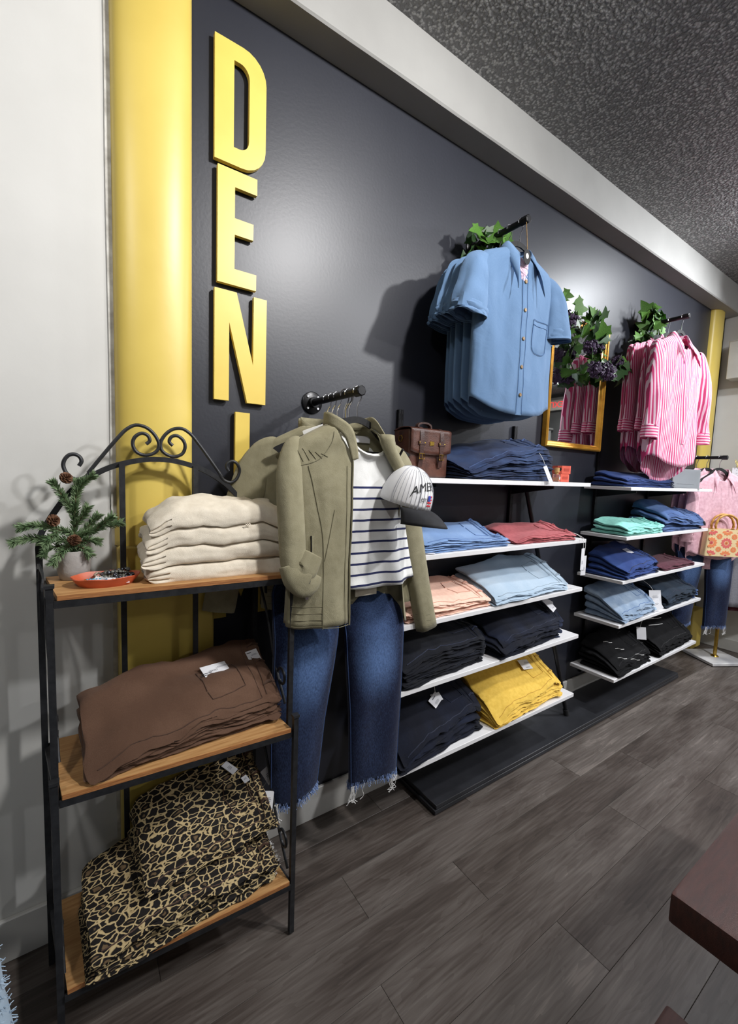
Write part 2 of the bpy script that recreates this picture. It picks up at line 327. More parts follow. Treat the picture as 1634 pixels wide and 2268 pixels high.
# yellow half-round pilasters with a boxed plinth
def pilaster(name, x0, x1, dep, zt, plinth, px0, px1, pd, bands):
    mb = MB(); cx, rx = (x0 + x1) / 2, (x1 - x0) / 2
    mb.grid(lambda u, v: (cx - rx * cos(pi * u), -dep * sin(pi * u) ** 0.7 + 0.002, plinth + (zt - plinth) * v), 25, 30)
    for z0, z1, g in bands:
        mb.grid(lambda u, v: (cx - (rx + g) * cos(pi * u), -(dep + g) * sin(pi * u) ** 0.7 + 0.002, (z0 - 0.004 if v < 0.1 else z0 + (z1 - z0) * v if v < 0.9 else z1 + 0.004) if 0 < v < 1 else (z0 if v == 0 else z1)), 25, 6)
    mb.bbox(((px0 + px1) / 2, -pd / 2 + 0.004, plinth / 2), (px1 - px0, pd, plinth), 0.006)
    return struct(name, mb, M_yel, True)
pilaster('trim_pilaster_left', 0.106, 0.314, 0.055, 3.02, 1.165, 0.104, 0.372, 0.058, [(1.165, 1.225, 0.006)])
pilaster('trim_pilaster_right', 4.30, 4.50, 0.055, 2.82, 0.34, 4.29, 4.52, 0.10, [])
# pale caulk strip where the white wall meets the pilaster
struct('trim_caulk', MB().bar([(0.1 + 0.003 * ns(z * 2.1), -0.002, z) for z in [i * 0.1 for i in range(31)]], 0.004, 0.014, (0, 1, 0)), mat('caulk', (222, 220, 214), 0.6, (176, 172, 164), 25))
struct('wall_right', MB().box((4.67, -0.55, 1.51), (0.1, 1.1, 3.02)), M_white)
struct('wall_end', MB().box((7.65, -2.6, 1.51), (0.1, 5.4, 3.02)), M_dark)
struct('wall_front', MB().box((2.3, -5.25, 1.51), (10.6, 0.1, 3.02)), M_white)
struct('wall_left', MB().box((X0 - 0.05, -2.6, 1.51), (0.1, 5.4, 3.02)), M_white)
struct('wall_rear', MB().box((6.1, 0.05, 1.51), (3.0, 0.1, 3.02)), M_dark)
struct('trim_end_cornice', MB().box((7.58, -2.6, 2.93), (0.04, 5.2, 0.04)), M_base)
def skirting(name, x0, x1, y0=0.0, h=0.128, t=0.014):
    struct(name, MB().bbox(((x0 + x1) / 2, y0 - t / 2, h / 2), (x1 - x0, t, h), 0.003), M_base)
skirting('baseboard_left', X0, 0.104); skirting('baseboard_back', 0.372, 4.29)
struct('baseboard_right', MB().bbox((4.613, -0.56, 0.05), (0.014, 1.06, 0.1), 0.003), M_base)

# ================================================================ DENIM letters
ZL = {'D': (2.337, 2.684), 'E': (1.98, 2.323), 'N': (1.618, 1.96), 'I': (1.256, 1.585), 'M': (0.90, 1.225)}
LY0, LY1 = -0.021, -0.006
def letter(ch, outline, hole=None):
    z0, z1 = ZL[ch]; mb = MB()
    P = [(x, z0 + (z1 - z0) * z) for x, z in outline]
    if hole:
        Hh = [(x, z0 + (z1 - z0) * z) for x, z in hole]; n = len(P)
        for y, fl_ in ((LY0, 0), (LY1, 1)):
            fs = [(i, (i + 1) % n, n + (i + 1) % n, n + i) for i in range(n)]
            mb.add([(p[0], y, p[1]) for p in P + Hh], fs if fl_ == 0 else [q[::-1] for q in fs])
        for k in (0, n): mb.f += [((k + i), (k + (i + 1) % n), 2 * n + k + (i + 1) % n, 2 * n + k + i) for i in range(n)]
    else: mb.prism(P, LY0, LY1)
    for sz in (0.2, 0.8): mb.box(({'D': 0.405, 'E': 0.412, 'N': 0.40, 'I': 0.47, 'M': 0.395}[ch], (LY1) / 2 - 0.001, z0 + (z1 - z0) * sz), (0.01, -LY1 + 0.002, 0.01))
    o = mb.build('wall_letter', M_letter, None, False)
    return tag(o, {'D': 'tall yellow letter D at the top of the word on the navy wall', 'E': 'yellow letter E below the letter D on the navy wall', 'N': 'yellow letter N between the letters E and I on the navy wall', 'I': 'yellow letter I below the letter N, half hidden by olive jackets', 'M': 'yellow letter M mostly hidden behind the rack and olive jackets'}[ch], 'letter', 'yellow letters spelling a word down the wall')
def rr_d(x0, x1, z0, z1, r, rz):
    o = [(x0, z0), (x0, z1)]
    o += [(x1 - r + r * sin(a), z1 - rz + rz * cos(a)) for a in [i * pi / 12 for i in range(0, 7)]]
    o += [(x1 - r + r * cos(a), z0 + rz - rz * sin(a)) for a in [i * pi / 12 for i in range(0, 7)]]
    return o
letter('D', rr_d(0.376, 0.536, 0, 1, 0.075, 0.22), rr_d(0.434, 0.482, 0.15, 0.86, 0.03, 0.1))
letter('E', [(0.386, 0), (0.386, 1), (0.510, 1), (0.510, 0.857), (0.439, 0.857), (0.439, 0.59), (0.499, 0.59), (0.499, 0.447), (0.439, 0.447), (0.439, 0.145), (0.510, 0.145), (0.510, 0)])
letter('N', [(0.378, 0), (0.378, 1), (0.447, 1), (0.503, 0.36), (0.503, 1), (0.547, 1), (0.547, 0), (0.484, 0), (0.424, 0.72), (0.424, 0)])
letter('I', [(0.446, 0), (0.446, 1), (0.494, 1), (0.494, 0)])
letter('M', [(0.372, 0), (0.372, 1), (0.437, 1), (0.470, 0.5), (0.503, 1), (0.568, 1), (0.568, 0), (0.52, 0), (0.52, 0.62), (0.470, 0.2), (0.42, 0.62), (0.42, 0)])
# ================================================================ shelving
def shelf_unit(x0, x1, tops, where, brx):
    ords = ['top', 'second', 'third', 'fourth', 'bottom']; out = []
    for i, z in enumerate(tops):
        t = thing('wall_shelf', f'white laminate wall shelf, {ords[i]} board of the {where} shelving bay', 'shelf', ((x0 + x1) / 2, 0, z), 0, 'white wall shelves')
        MB().bbox((0, -0.155, -0.010), (x1 - x0, 0.272, 0.019), 0.0015).build('board', M_shelf, t)
        for bx in brx:
            mb = MB(); mb.add([(bx - (x0 + x1) / 2 + s * 0.004, y, zz) for s in (-1, 1) for y, zz in ((-0.018, -0.0205), (-0.25, -0.0205), (-0.25, -0.034), (-0.018, -0.072))],
                              [(0, 1, 2, 3), (7, 6, 5, 4), (0, 4, 5, 1), (1, 5, 6, 2), (2, 6, 7, 3), (3, 7, 4, 0)])
            mb.build('bracket', M_blackmetal, t, False)
    for k, bx in enumerate(brx):
        s = thing('shelf_standard', f'slotted black wall upright holding the {["left", "right"][k]} end of the {where} shelving bay', 'upright', (bx, 0, 0.15), 0, 'slotted black shelf uprights')
        MB().bbox((0, -0.008, 0.76), (0.026, 0.016, 1.52), 0.001).build('rail', M_blackmetal, s, False)
        mb = MB()
        for j in range(38):
            for sx in (-1, 1): mb.box((sx * 0.006, -0.0162, 0.03 + j * 0.04), (0.003, 0.0016, 0.016))
        tag(mb.build('slot_row', mat('grey_slot_steel', (58, 58, 62), 0.4, metal=0.5) if 'grey_slot_steel' not in bpy.data.materials else bpy.data.materials['grey_slot_steel'], s, False), kind='stuff')  # recessed slots stand as small raised grey boxes
T1 = [1.392, 1.108, 0.856, 0.606, 0.288]; T2 = [1.376, 1.093, 0.838, 0.578, 0.252]
shelf_unit(0.955, 2.155, T1, 'nearer', (1.14, 1.90)); shelf_unit(2.58, 3.79, T2, 'farther', (2.74, 3.46))
# low black platform on the floor, two boards thick
t = thing('floor_platform', 'long low black platform of two boards on the floor under the shelves', 'platform', (2.4, -0.27, 0.005))
MB().bbox((0, 0.128, 0.010), (2.39, 0.252, 0.0185), 0.002).build('lower_board', M_plat, t)
MB().bbox((0, 0.128, 0.0295), (2.375, 0.248, 0.0185), 0.002).build('upper_board', M_plat, t)
t = thing('leaning_pole', 'slim black pole leaning between the two shelving bays', 'pole', (2.34, -0.157, 0.0445))
MB().tube([(0, 0, 0.004), (-0.33, 0.135, 1.30)], 0.012, 10).build('shaft', M_blackmetal, t)
MB().tube([(0, 0, 0.0), (-0.008, 0.003, 0.035)], 0.016, 10).build('rubber_foot', M_blackplastic, t)

# ================================================================ pipe rails on the wall
def rail(x, z, L, label):
    t = thing('wall_rail', label, 'clothes rail', (x, 0, z), 0, 'black pipe rails on the wall')
    MB().lathe([(0.0, 0.009), (0.036, 0.009), (0.040, 0.006), (0.040, 0.0), (0.0, 0.0)], 28).xf(Matrix.Rotation(pi / 2, 4, 'X')).build('flange', M_blackmetal, t)
    MB().tube([(0, -0.006, 0), (0, -0.028, 0)], 0.019, 16).build('collar', M_blackmetal, t)
    for a in (0.8, 2.36, 3.93, 5.5): MB().tube([(0.029 * cos(a), -0.008, 0.029 * sin(a)), (0.029 * cos(a), -0.0125, 0.029 * sin(a))], 0.0045, 6).build('bolt', M_chrome, t)
    MB().tube([(0, -0.024, 0), (0, -L + 0.02, 0)], 0.0125, 14).build('pipe', M_blackmetal, t)
    MB().tube([(0, -L + 0.034, 0), (0, -L + 0.002, 0), (0, -L, 0)], [0.0165, 0.0165, 0.013], 8).build('end_cap', M_blackmetal, t, False)
    return t
rail(0.732, 1.650, 0.335, 'short black pipe rail holding the olive jackets')
rail(1.520, 2.432, 0.300, 'high black pipe rail holding the blue chambray shirts')
rail(3.100, 2.420, 0.300, 'high black pipe rail holding the pink striped shirts')
rail(4.000, 1.612, 0.300, 'low black pipe rail at the far end holding pink linen shirts')
hproto = None
def hanger(x, y, z, label, group, rz=0.0, w=0.18, drop=0.16):
    t = thing('clothes_hanger', label, 'hanger', (x, y, z), rz, group)
    r = 0.0165; p = [(r * cos(a), 0, r * sin(a)) for a in [R(200) - i * R(215) / 14 for i in range(15)]]
    p += [(0.013, 0, -0.022), (0.004, 0, -0.036), (0, 0, -0.048), (0, 0, -0.085)]
    MB().tube(p, 0.0019, 7).build('hook', M_chrome, t)
    sp = smooth_path([(-w, 0, -drop - 0.03), (-w * 0.93, 0, -drop - 0.02), (-w * 0.5, 0, -0.134), (-0.05, 0, -0.100), (0, 0, -0.086), (0.05, 0, -0.100), (w * 0.5, 0, -0.134), (w * 0.93, 0, -drop - 0.02), (w, 0, -drop - 0.03)], 5)
    MB().bar(sp, 0.006, 0.020, (0, 1, 0)).build('shoulder_bar', M_blackplastic, t, False)
    MB().tube([(-w * 0.93, 0, -drop - 0.024), (w * 0.93, 0, -drop - 0.024)], 0.0035, 6).build('cross_bar', M_blackplastic, t)
    return t

# ================================================================ the iron rack with three oak shelves
def BL(u, v, yl, yr): return Vector((0, 0, 0))
RX = lambda u, v: (-0.068 + 0.03 * v + u * (0.555 - 0.004 * v))            # across, from back (v=0) to front (v=1)
def RP(u, v, z, fy=-0.30): return Vector((RX(u, v), (-0.078 - 0.022 * u) * (1 - v) + (fy - 0.028 * u) * v, z))
rack = thing('display_rack', 'black wrought iron rack with three oak shelves and a scrolled arch', 'rack', (0.22, -0.2, 0.005))
def rk(name, mb, m=None, sm=True): 
    mb.xf(Matrix.Translation((-0.22, 0.2, 0))); return mb.build(name, m or M_iron, rack, sm)
FY = {0: -0.288, 1: -0.330, 2: -0.340}; ZT = {0: 1.098, 1: 0.652, 2: 0.178}
arch = [(-0.073, 0.0), (-0.073, 0.6), (-0.073, 1.10), (-0.072, 1.185), (-0.058, 1.231), (0.0, 1.323), (0.072, 1.379), (0.147, 1.406), (0.207, 1.413)]
arch = arch + [(0.414 - x, z) for x, z in arch[-2::-1]]
pth = smooth_path([(x, -0.082 - 0.03 * (x + 0.07) / 0.56, z) for x, z in arch], 5)
rk('arch_frame', MB().bar(pth, 0.016, 0.014, (0, 1, 0)), None, False)
big = [(0.036, 1.369), (0.072, 1.421), (0.107, 1.469), (0.126, 1.491), (0.148, 1.504), (0.173, 1.500), (0.193, 1.483), (0.2045, 1.460), (0.202, 1.440), (0.187, 1.427), (0.168, 1.423), (0.148, 1.432), (0.140, 1.453), (0.146, 1.472), (0.162, 1.483), (0.177, 1.478), (0.182, 1.464), (0.173, 1.454)]
small = [(0.041, 1.373), (0.029, 1.358), (0.009, 1.352), (-0.008, 1.363), (-0.017, 1.384), (-0.015, 1.400), (-0.006, 1.413), (0.006, 1.417), (0.018, 1.411), (0.022, 1.399), (0.016, 1.387)]
for sgn in (0, 1):
    for nm, pp in (('arch_scroll', big), ('end_scroll', small)):
        q = [((0.414 - x) if sgn else x, -0.088 - 0.03 * ((0.414 - x if sgn else x) + 0.07) / 0.56, z) for x, z in pp]
        rk(nm, MB().tube(smooth_path(q, 4), 0.0048, 8))
for x in (0.113, 0.301): rk('back_upright', MB().box((x, -0.094 - 0.03 * (x + .07) / .56, 0.70), (0.014, 0.010, 1.395 if True else 0)))
for i in (0, 1, 2):
    z = ZT[i]; fy = FY[i]; P4 = [RP(0, 0, z - 0.020, fy), RP(1, 0, z - 0.020, fy), RP(1, 1, z - 0.020, fy), RP(0, 1, z - 0.020, fy)]
    for a, b_ in ((0, 1), (1, 2), (2, 3), (3, 0)):
        rk('shelf_rail', MB().bar([P4[a], P4[b_]], 0.016, 0.014, (0, 0, 1)), None, False)
    mb = MB(); q = [RP(0.012, 0.02, 0, fy), RP(0.988, 0.02, 0, fy), RP(0.992, 1.02, 0, fy), RP(0.008, 1.02, 0, fy)]
    mb.add([(p.x, p.y, z - 0.0115) for p in q] + [(p.x, p.y, z) for p in q], [(3, 2, 1, 0), (4, 5, 6, 7), (0, 1, 5, 4), (1, 2, 6, 5), (2, 3, 7, 6), (3, 0, 4, 7)])
    rk('shelf_board', mb, M_wood, False)
    e = MB(); e.bar([q[3] + Vector((0.001, -0.0008, z - 0.0058)), q[2] + Vector((-0.001, -0.0008, z - 0.0058))], 0.0105, 0.0016, (0, 0, 1)); rk('shelf_edge', e, M_woodedge, False)
for u in (0, 1):
    for nm, zb, zt_, fy in (('lower_leg', 0.0, 0.685, FY[1] - 0.006), ('upper_leg', 0.632, 1.118, FY[0] - 0.006)):
        p = RP(u, 1, 0, fy); p.x += (-0.008, 0.008)[u]
        rk(nm, MB().bar([(p.x, p.y, zb), (p.x, p.y, zt_)], 0.014, 0.014, (0, 1, 0)), None, False)
        rk('leg_cap', MB().box((p.x, p.y, zt_ + 0.003), (0.019, 0.019, 0.007)), None, False)
    # side braces with a curled end
    for z0, z1, fy in ((1.07, 0.70, FY[0]), (0.62, 0.20, FY[1])):
        a, b_ = RP(u, 0.08, z0, fy), RP(u, 0.97, z1, fy)
        rk('side_brace', MB().tube(smooth_path([a, a.lerp(b_, 0.35) + Vector((0, -0.012, 0)), a.lerp(b_, 0.7) + Vector((0, 0.012, 0)), b_], 6), 0.0042, 8))
        c = RP(u, 0.86, z1 + 0.075, fy); rad = 0.028
        rk('side_curl', MB().tube([(c.x, c.y + rad * cos(t_) * (1 - t_ / 16), c.z + rad * sin(t_) * (1 - t_ / 16)) for t_ in [i * 0.3 for i in range(19)]], 0.0042, 7))
    # bent handle strap where the top tier meets the back post
    p, q_ = RP(u, 0.75, 1.10, FY[0]), RP(u, 0.25, 1.05, FY[0]); ox = (-0.014, 0.014)[u]
    rk('side_strap', MB().bar(smooth_path([(p.x + ox, p.y - 0.03, 1.0), (p.x + ox, p.y - 0.03, 1.10), (p.x + ox, p.y, 1.135), (q_.x + ox, q_.y, 1.13), (q_.x + ox, q_.y, 1.0)], 5), 0.004, 0.012, (1, 0, 0)), None, False)
# ================================================================ folded clothes
def fold_stack(x, y, z, rz, L, W, H, n, m, lab, noun, group, seed, kind='jeans', bulge=3, lump=0.12, tilt=(0, 0), waist_m=None, seam_m=None, top_tag=None, spread=0.012, band=True, ret=None, nx=30, name=None, cat=None, hi=None):
    """n garments folded flat one on another; every garment is a thing. lab is completed by its place in the pile."""
    rnd = random.Random(seed); so = seed * 3.7
    CAP = 0.07 if kind != 'sweater' else 0.15; AW = 1.0 if kind != 'sweater' else 0.35
    def Hs(u, v):                                   # pile height over the plan, u along the length, v across
        return H * (1 + lump * ns(u * 1.3 + so, v * 1.1, so) + 0.045 * ns(u * 4.2 + so, v * 2.6, so + 5) + 0.02 * ns(u * 9 + so, v * 5 + u * 3, so + 9) + tilt[0] * u + tilt[1] * v - 0.10 * abs(v) ** 3 * (1 if kind != 'sweater' else 1.2) - 0.16 * sst(-0.55, -1.0, u) - 0.05 * sst(0.6, 1, u))
    words = ['topmost', 'second from top', 'third from top', 'fourth from top', 'fifth from top', 'sixth from top', 'seventh from top']
    place = lambda i: 'single' if n == 1 else 'bottom one' if i == 0 and n > 2 else 'upper one' if (n == 2 and i == 1) else 'lower one' if n == 2 else 'middle one' if (n == 3 and i == 1) else words[n - 1 - i]
    nm = name or {'jeans': 'folded_jeans', 'pants': 'folded_pants', 'sweater': 'folded_sweater'}[kind]; ct = cat or {'jeans': 'jeans', 'pants': 'pants', 'sweater': 'sweater'}[kind]
    out = []
    for i in range(n):
        t = thing(nm, f"{lab.split('|')[0]}, {place(i)} of the pile {lab.split('|')[1]}", ct, (x + (dx := rnd.uniform(-spread, spread)) * cos(rz) - (dy := rnd.uniform(-spread, spread) * 0.7) * sin(rz), y + dx * sin(rz) + dy * cos(rz), z), rz + (dr := rnd.uniform(-0.02, 0.02)), group if n > 1 else None)
        su, sv = 1 + rnd.uniform(-0.03, 0.03), 1 + rnd.uniform(-0.04, 0.04); ph = rnd.uniform(0, 9)
        def pt(u, v, w, i=i, su=su, sv=sv, ph=ph, dx=dx, dy=dy, dr=dr):  # u,v in -1..1, w 0..1 through this garment's thickness
            g = min(0.3, 0.003 * n / H)
            wob = 0.012 * ns(u * 2.5 + ph, w * 2.0 * AW, so + i) + 0.006 * AW * ns(u * 7 + ph, w * 4 + v, i)
            px = L / 2 * u * su + 0.008 * ns(v * 3 + ph, w * 3, i + 2.2) * (1 if abs(u) > 0.9 else 0); py = W / 2 * v * sv + wob * (abs(v) ** 4)
            return Vector((px, py, (i + w * (1 - g)) / n * Hs((px + dx - dr * py) / L * 2, (py + dy + dr * px) / W * 2)))
        prof = []                                   # cross-section: v,w pairs round the garment
        K = bulge; ns_ = 6 * K if K > 1 else 10
        for k in range(13): prof.append((-1 + 2 * k / 12, 1.0, 0))
        for k in range(1, ns_): prof.append((1, 1 - k / ns_, 1))
        for k in range(13): prof.append((1 - 2 * k / 12, 0.0, 0))
        for k in range(1, ns_): prof.append((-1, k / ns_, 1))
        def sec(a, b):
            v, w, side = prof[int(round(b * len(prof))) % len(prof)]
            u = -1 + 2 * a
            rad = 0.5 / K
            k_ = K if kind != 'sweater' else (1 if u > -0.72 else 3)
            if side:
                fr = (w * k_) % 1.0; inset = (1 - sqrt(max(0, 1 - (2 * fr - 1) ** 2))) * 0.75 + 0.12 * AW * ns(u * 6 + ph, w * 9, 3)
                v = v * (1 - inset * min(CAP, H / n / k_ / W * 1.1))
            elif abs(v) > 0.999: v *= 1 - 0.75 * min(CAP, H / n / k_ / W * 1.1)
            # ends: left end is a rolled fold, right end shows edges
            c = (w - 0.5) * 2
            if u < -0.86:
                s_ = (u + 1) / 0.14; e = sqrt(max(0, 1 - (1 - s_) ** 2)); w = 0.5 + (w - 0.5) * (0.15 + 0.85 * e)
                v *= 0.97 + 0.03 * e
            if u > 0.93:
                s_ = (1 - u) / 0.07; e = sqrt(max(0, 1 - (1 - s_) ** 2)); w = 0.5 + (w - 0.5) * (0.45 + 0.55 * e)
            return pt(u, v, w)
        mb = MB(); nu, nv = nx, len(prof)
        us = [0, 0.006, 0.02, 0.045, 0.075] + [0.075 + (0.965 - 0.075) * k / (nu - 9) for k in range(1, nu - 8)] + [0.982, 0.994, 1.0]
        V = [sec(u, b / nv) for u in us for b in range(nv)]; m_ = len(us)
        F = [(a * nv + (b + 1) % nv, a * nv + b, (a + 1) * nv + b, (a + 1) * nv + (b + 1) % nv) for a in range(m_ - 1) for b in range(nv)]
        F += [tuple(range(nv)), tuple((m_ - 1) * nv + k for k in range(nv))[::-1]]
        mb.add(V, F)
        fade = [0.35 * max(0, ns(p.x * 9 + ph, p.y * 9, p.z * 30)) for p in V]
        mb.build('cloth', m, t, True, fade)
        def slab(u0, u1, v0, v1, up, th, nu=6, nv=8):   # a strip lying on the garment's top
            s = MB(); 
            s.grid(lambda a, b: pt(u0 + (u1 - u0) * a, v0 + (v1 - v0) * b, 1.0) + Vector((0, 0, up if 0 < a < 1 and 0 < b < 1 or th == 0 else up * 0.1)), nu, nv); return s
        if kind in ('jeans', 'pants') and band:
            wm = waist_m or m
            w_ = MB(); w_.grid(lambda a, b: (lambda v, w: pt(0.86 + 0.155 * a + 0.012 * ns(v * 4 + ph, i), v * (1.03 if 0.02 < a < 0.98 else 1.0), 0.5 + (w - 0.5) * 0.72))(*[(-1 + 2 * t_, 1.0) if q_ == 0 else (1, 1 - t_) if q_ == 1 else (1 - 2 * t_, 0.0) if q_ == 2 else (-1, t_) for q_, t_ in [(int(b * 4 + 1e-6), b * 4 - int(b * 4 + 1e-6))]][0]), 5, 20, False, True)
            w_.build('waistband', wm, t)
        if kind in ('jeans', 'pants') and i == n - 1:
            sm = seam_m or m
            pk = [(0.30, -0.10), (0.38, 0.30), (0.70, 0.38), (0.74, -0.52), (0.40, -0.52), (0.30, -0.10)] if not hi else hi
            s = MB(); path = []
            for a in range(len(pk) - 1):
                for k in range(8):
                    f_ = k / 8; path.append(pt(pk[a][0] * (1 - f_) + pk[a + 1][0] * f_, pk[a][1] * (1 - f_) + pk[a + 1][1] * f_, 1.0) + Vector((0, 0, 0.0015)))
            s.tube(path, 0.0013, 5, True); s.build('pocket', sm, t)
            s = MB(); s.grid(lambda a, b: pt(0.85 + 0.15 * a, -0.93 + 1.86 * b, 1.0) + Vector((0, 0, 0.0035 if 0 < a < 1 and 0 < b < 1 else -0.001)), 6, 14); s.build('waistband_face', m, t)
            for u_ in (0.862, 0.975): MB().tube([pt(u_, -0.9 + 1.8 * k / 14, 1.0) + Vector((0, 0, 0.0036)) for k in range(15)], 0.001, 4).build('stitch_line', sm, t)
            MB().tube([pt(0.80 - 0.05 * (1 - abs(k / 7 - 1)), -0.9 + 1.8 * k / 14, 1.0) + Vector((0, 0, 0.0008)) for k in range(15)], 0.0011, 4).build('yoke_seam', sm, t)
            s = MB(); s.tube([pt(-0.9 + 1.7 * k / 24, -0.90, 1.0) + Vector((0, 0, 0.0008)) for k in range(25)], 0.0016, 5); s.build('side_seam', sm, t)
            for v_ in (-0.6, 0.1, 0.75):
                MB().tube([pt(0.86, v_, 1.0) + Vector((0, 0, 0.001)), pt(0.93, v_, 1.0) + Vector((0, 0, 0.009)), pt(1.0, v_, 1.0) + Vector((0, 0, 0.001))], 0.004, 6).build('belt_loop', sm, t)
        t['_pt'] = 0; out.append((t, pt)); del t['_pt']
    return out
def put(a, u, v, dz=0.0):                           # world point on top of a pile
    t, pt = a; p = pt(u, v, 1.0); c, s = cos(t.rotation_euler.z), sin(t.rotation_euler.z)
    return Vector((t.location.x + c * p.x - s * p.y, t.location.y + s * p.x + c * p.y, t.location.z + p.z + dz))
def frame_on(a, u, v):
    p = put(a, u, v); px = put(a, u + 0.12, v); py = put(a, u, v + 0.12); X = (px - p).normalized(); Z = X.cross((py - p)).normalized()
    return p, Matrix((X, Z.cross(X), Z)).transposed()
def card(label, p, Q, w, h, lines=(), string=None, group=None, name='price_tag', th=0.0009, curl=0.0, extra=None):
    """a printed card: Q's columns are its right, up and normal; it may hang by a string (world points)"""
    t = thing(name, label, 'tag', p, 0, group); Q3 = Q
    mb = MB(); mb.bbox((0, 0, th), (w, h, th), th * 0.4); mb.xf(Q3.to_4x4()); mb.build('card', M_paper, t, False)
    for txt, size, lx, ly, rot, mm in lines:
        if txt.startswith('#'):
            g = MB(); n_ = int(txt[1:])
            for k in range(n_): g.box((lx, ly - k * size * 1.6, th * 1.7), (w * (0.6 if k % 2 else 0.45) * 0.9, size * 0.55, 0.0003))
            g.xf(Q3.to_4x4()); g.build('small_print', mm, t, False)
        else:
            vs, fs = text_geo(txt, size); g = MB(); g.add([(lx + x * cos(rot) - y * sin(rot), ly + x * sin(rot) + y * cos(rot), th * 1.75) for x, y, z in vs], fs)
            g.xf(Q3.to_4x4()); g.build('lettering', mm, t, False)
    if string: MB().tube([Vector(q) - Vector(p) for q in smooth_path(string, 6)], 0.0011, 5).build('string', M_thread, t)
    return t
D_blue = denim('mid_blue_denim', (24, 38, 70), (70, 98, 146), 0.5, 10); D_navy = denim('navy_denim', (20, 27, 48), (52, 70, 112), 0.35, 10)
D_dark = denim('dark_indigo_denim', (10, 12, 20), (26, 34, 54), 0.3, 10); D_ind = denim('deep_indigo_denim', (12, 15, 27), (34, 46, 76), 0.35, 10)
D_light = denim('light_blue_denim', (116, 146, 190), (166, 190, 222), 0.45, 10); D_pale = denim('pale_bleached_denim', (164, 184, 202), (208, 220, 230), 0.5, 10)
D_acid = denim('acid_wash_denim', (120, 140, 164), (186, 200, 214), 0.6, 22); D_royal = denim('bright_blue_denim', (34, 56, 112), (74, 106, 170), 0.4, 10)
D_teal = denim('dark_teal_denim', (26, 38, 52), (52, 72, 92), 0.4, 10); D_dist = denim('distressed_blue_denim', (60, 84, 130), (120, 150, 196), 0.6, 14)
F_coral = fabric('dusty_coral_twill', (180, 96, 100), (166, 82, 88)); F_coral_d = fabric('coral_stitch', (160, 72, 78), (150, 66, 70))
F_peach = fabric('peach_twill', (246, 206, 186), (238, 194, 174)); F_peach_d = fabric('peach_stitch', (222, 172, 152), (214, 164, 146))
F_yel = fabric('mustard_twill', (232, 194, 88), (220, 180, 74)); F_yel_d = fabric('mustard_stitch', (206, 164, 64), (198, 156, 60))
F_mint = fabric('mint_twill', (148, 216, 202), (128, 200, 188)); F_mint_d = fabric('mint_stitch', (108, 176, 166), (98, 166, 156))
F_wine = fabric('wine_twill', (88, 40, 54), (76, 32, 46)); S_blue = fabric('blue_stitch', (62, 84, 130), (50, 70, 112)); S_dk = fabric('indigo_stitch', (34, 42, 66), (26, 32, 54)); S_blk = fabric('charcoal_stitch', (20, 20, 24), (16, 16, 19)); S_lb = fabric('soft_blue_stitch', (96, 124, 170), (84, 112, 158))
S_pale = fabric('pale_stitch', (158, 174, 188), (150, 166, 180))
# --- rack
sw = fold_stack(0.336, -0.190, 1.0985, -0.05, 0.365, 0.19, 0.218, 4, M_beige, 'cream knit sweater|on the upper rack shelf', '', 'cream sweaters on the rack', 11, 'sweater', 2, 0.10, (0.0, 0.05), spread=0.010, nx=34)
top, pt = sw[-1]
cf = MB(); cf.grid(lambda a, b: (lambda ang, rr_: pt(0.90 + 0.17 * a, -0.30 + 0.62 * 0, 0.5) + Vector((0.0, -0.052 + 0.026 * rr_ * cos(ang), 0.004 + 0.022 * rr_ * sin(ang))))(2 * pi * b, (1.0 + 0.10 * sin(a * 30)) * (0.75 if a in (0,) else 0.55 if a == 1 else 1)), 8, 16, False, True)
cf.build('ribbed_cuff', M_beige, top)
for k, (u_, v_) in enumerate(((0.34, -0.98),)):
    g = MB(); 
    for j in range(3): g.tube([pt(u_ + 0.03 * j, v_, 0.12) + Vector((0, -0.003, 0)), pt(u_ + 0.03 * j + 0.02, v_, 0.02) + Vector((0, -0.006, 0))], 0.002, 5)
    g.build('neck_cord', M_beige, top)
br = fold_stack(0.250, -0.220, 0.6525, 0.05, 0.48, 0.19, 0.148, 4, M_brown, 'brown denim trousers|on the middle rack shelf', '', 'brown trousers on the rack', 23, 'jeans', 2, 0.22, (0.10, 0.42), M_brown, M_brown_d, spread=0.008, nx=40, hi=[(0.20, -0.45), (0.16, 0.32), (0.60, 0.40), (0.64, -0.55), (0.24, -0.66), (0.20, -0.45)])
lp = fold_stack(0.242, -0.240, 0.1785, 0.050, 0.46, 0.225, 0.140, 5, M_leo, 'leopard print jeans|lying on the lowest rack shelf', '', 'leopard print jeans in the wide lower pile', 31, 'jeans', 2, 0.14, (0.0, 0.30), M_leo, M_brown_d, spread=0.010, nx=40)
lp2 = fold_stack(0.300, -0.222, 0.1785 + 0.136, 0.10, 0.36, 0.185, 0.105, 2, M_leo, 'narrow folded leopard print jeans|on top of the wide one', '', 'leopard print jeans in the upper pile', 37, 'jeans', 2, 0.12, (0.10, 0.65), M_leo, M_brown_d, spread=0.008, nx=36)
def fringe(a, u0, v0, v1, n, ln, m, name, w=0.6, r=0.0009):
    t, pt = a; g = MB(); rr_ = random.Random(5)
    for k in range(n):
        v = v0 + (v1 - v0) * rr_.random(); p = pt(u0, v, w * rr_.random()); d = Vector((rr_.uniform(0.4, 1), rr_.uniform(-0.6, 0.5), rr_.uniform(-0.7, 0.4))) * ln * rr_.uniform(0.5, 1.1)
        g.tube([p, p + d * 0.5 + Vector((0, 0, 0.002)), p + d], r, 3, False)
    return tag(g.build(name, m, t), kind='stuff')
for a in br[:3]: fringe(a, 0.99, -1.0, 0.4, 90, 0.022, M_brown, 'frayed_hem', 1.0)
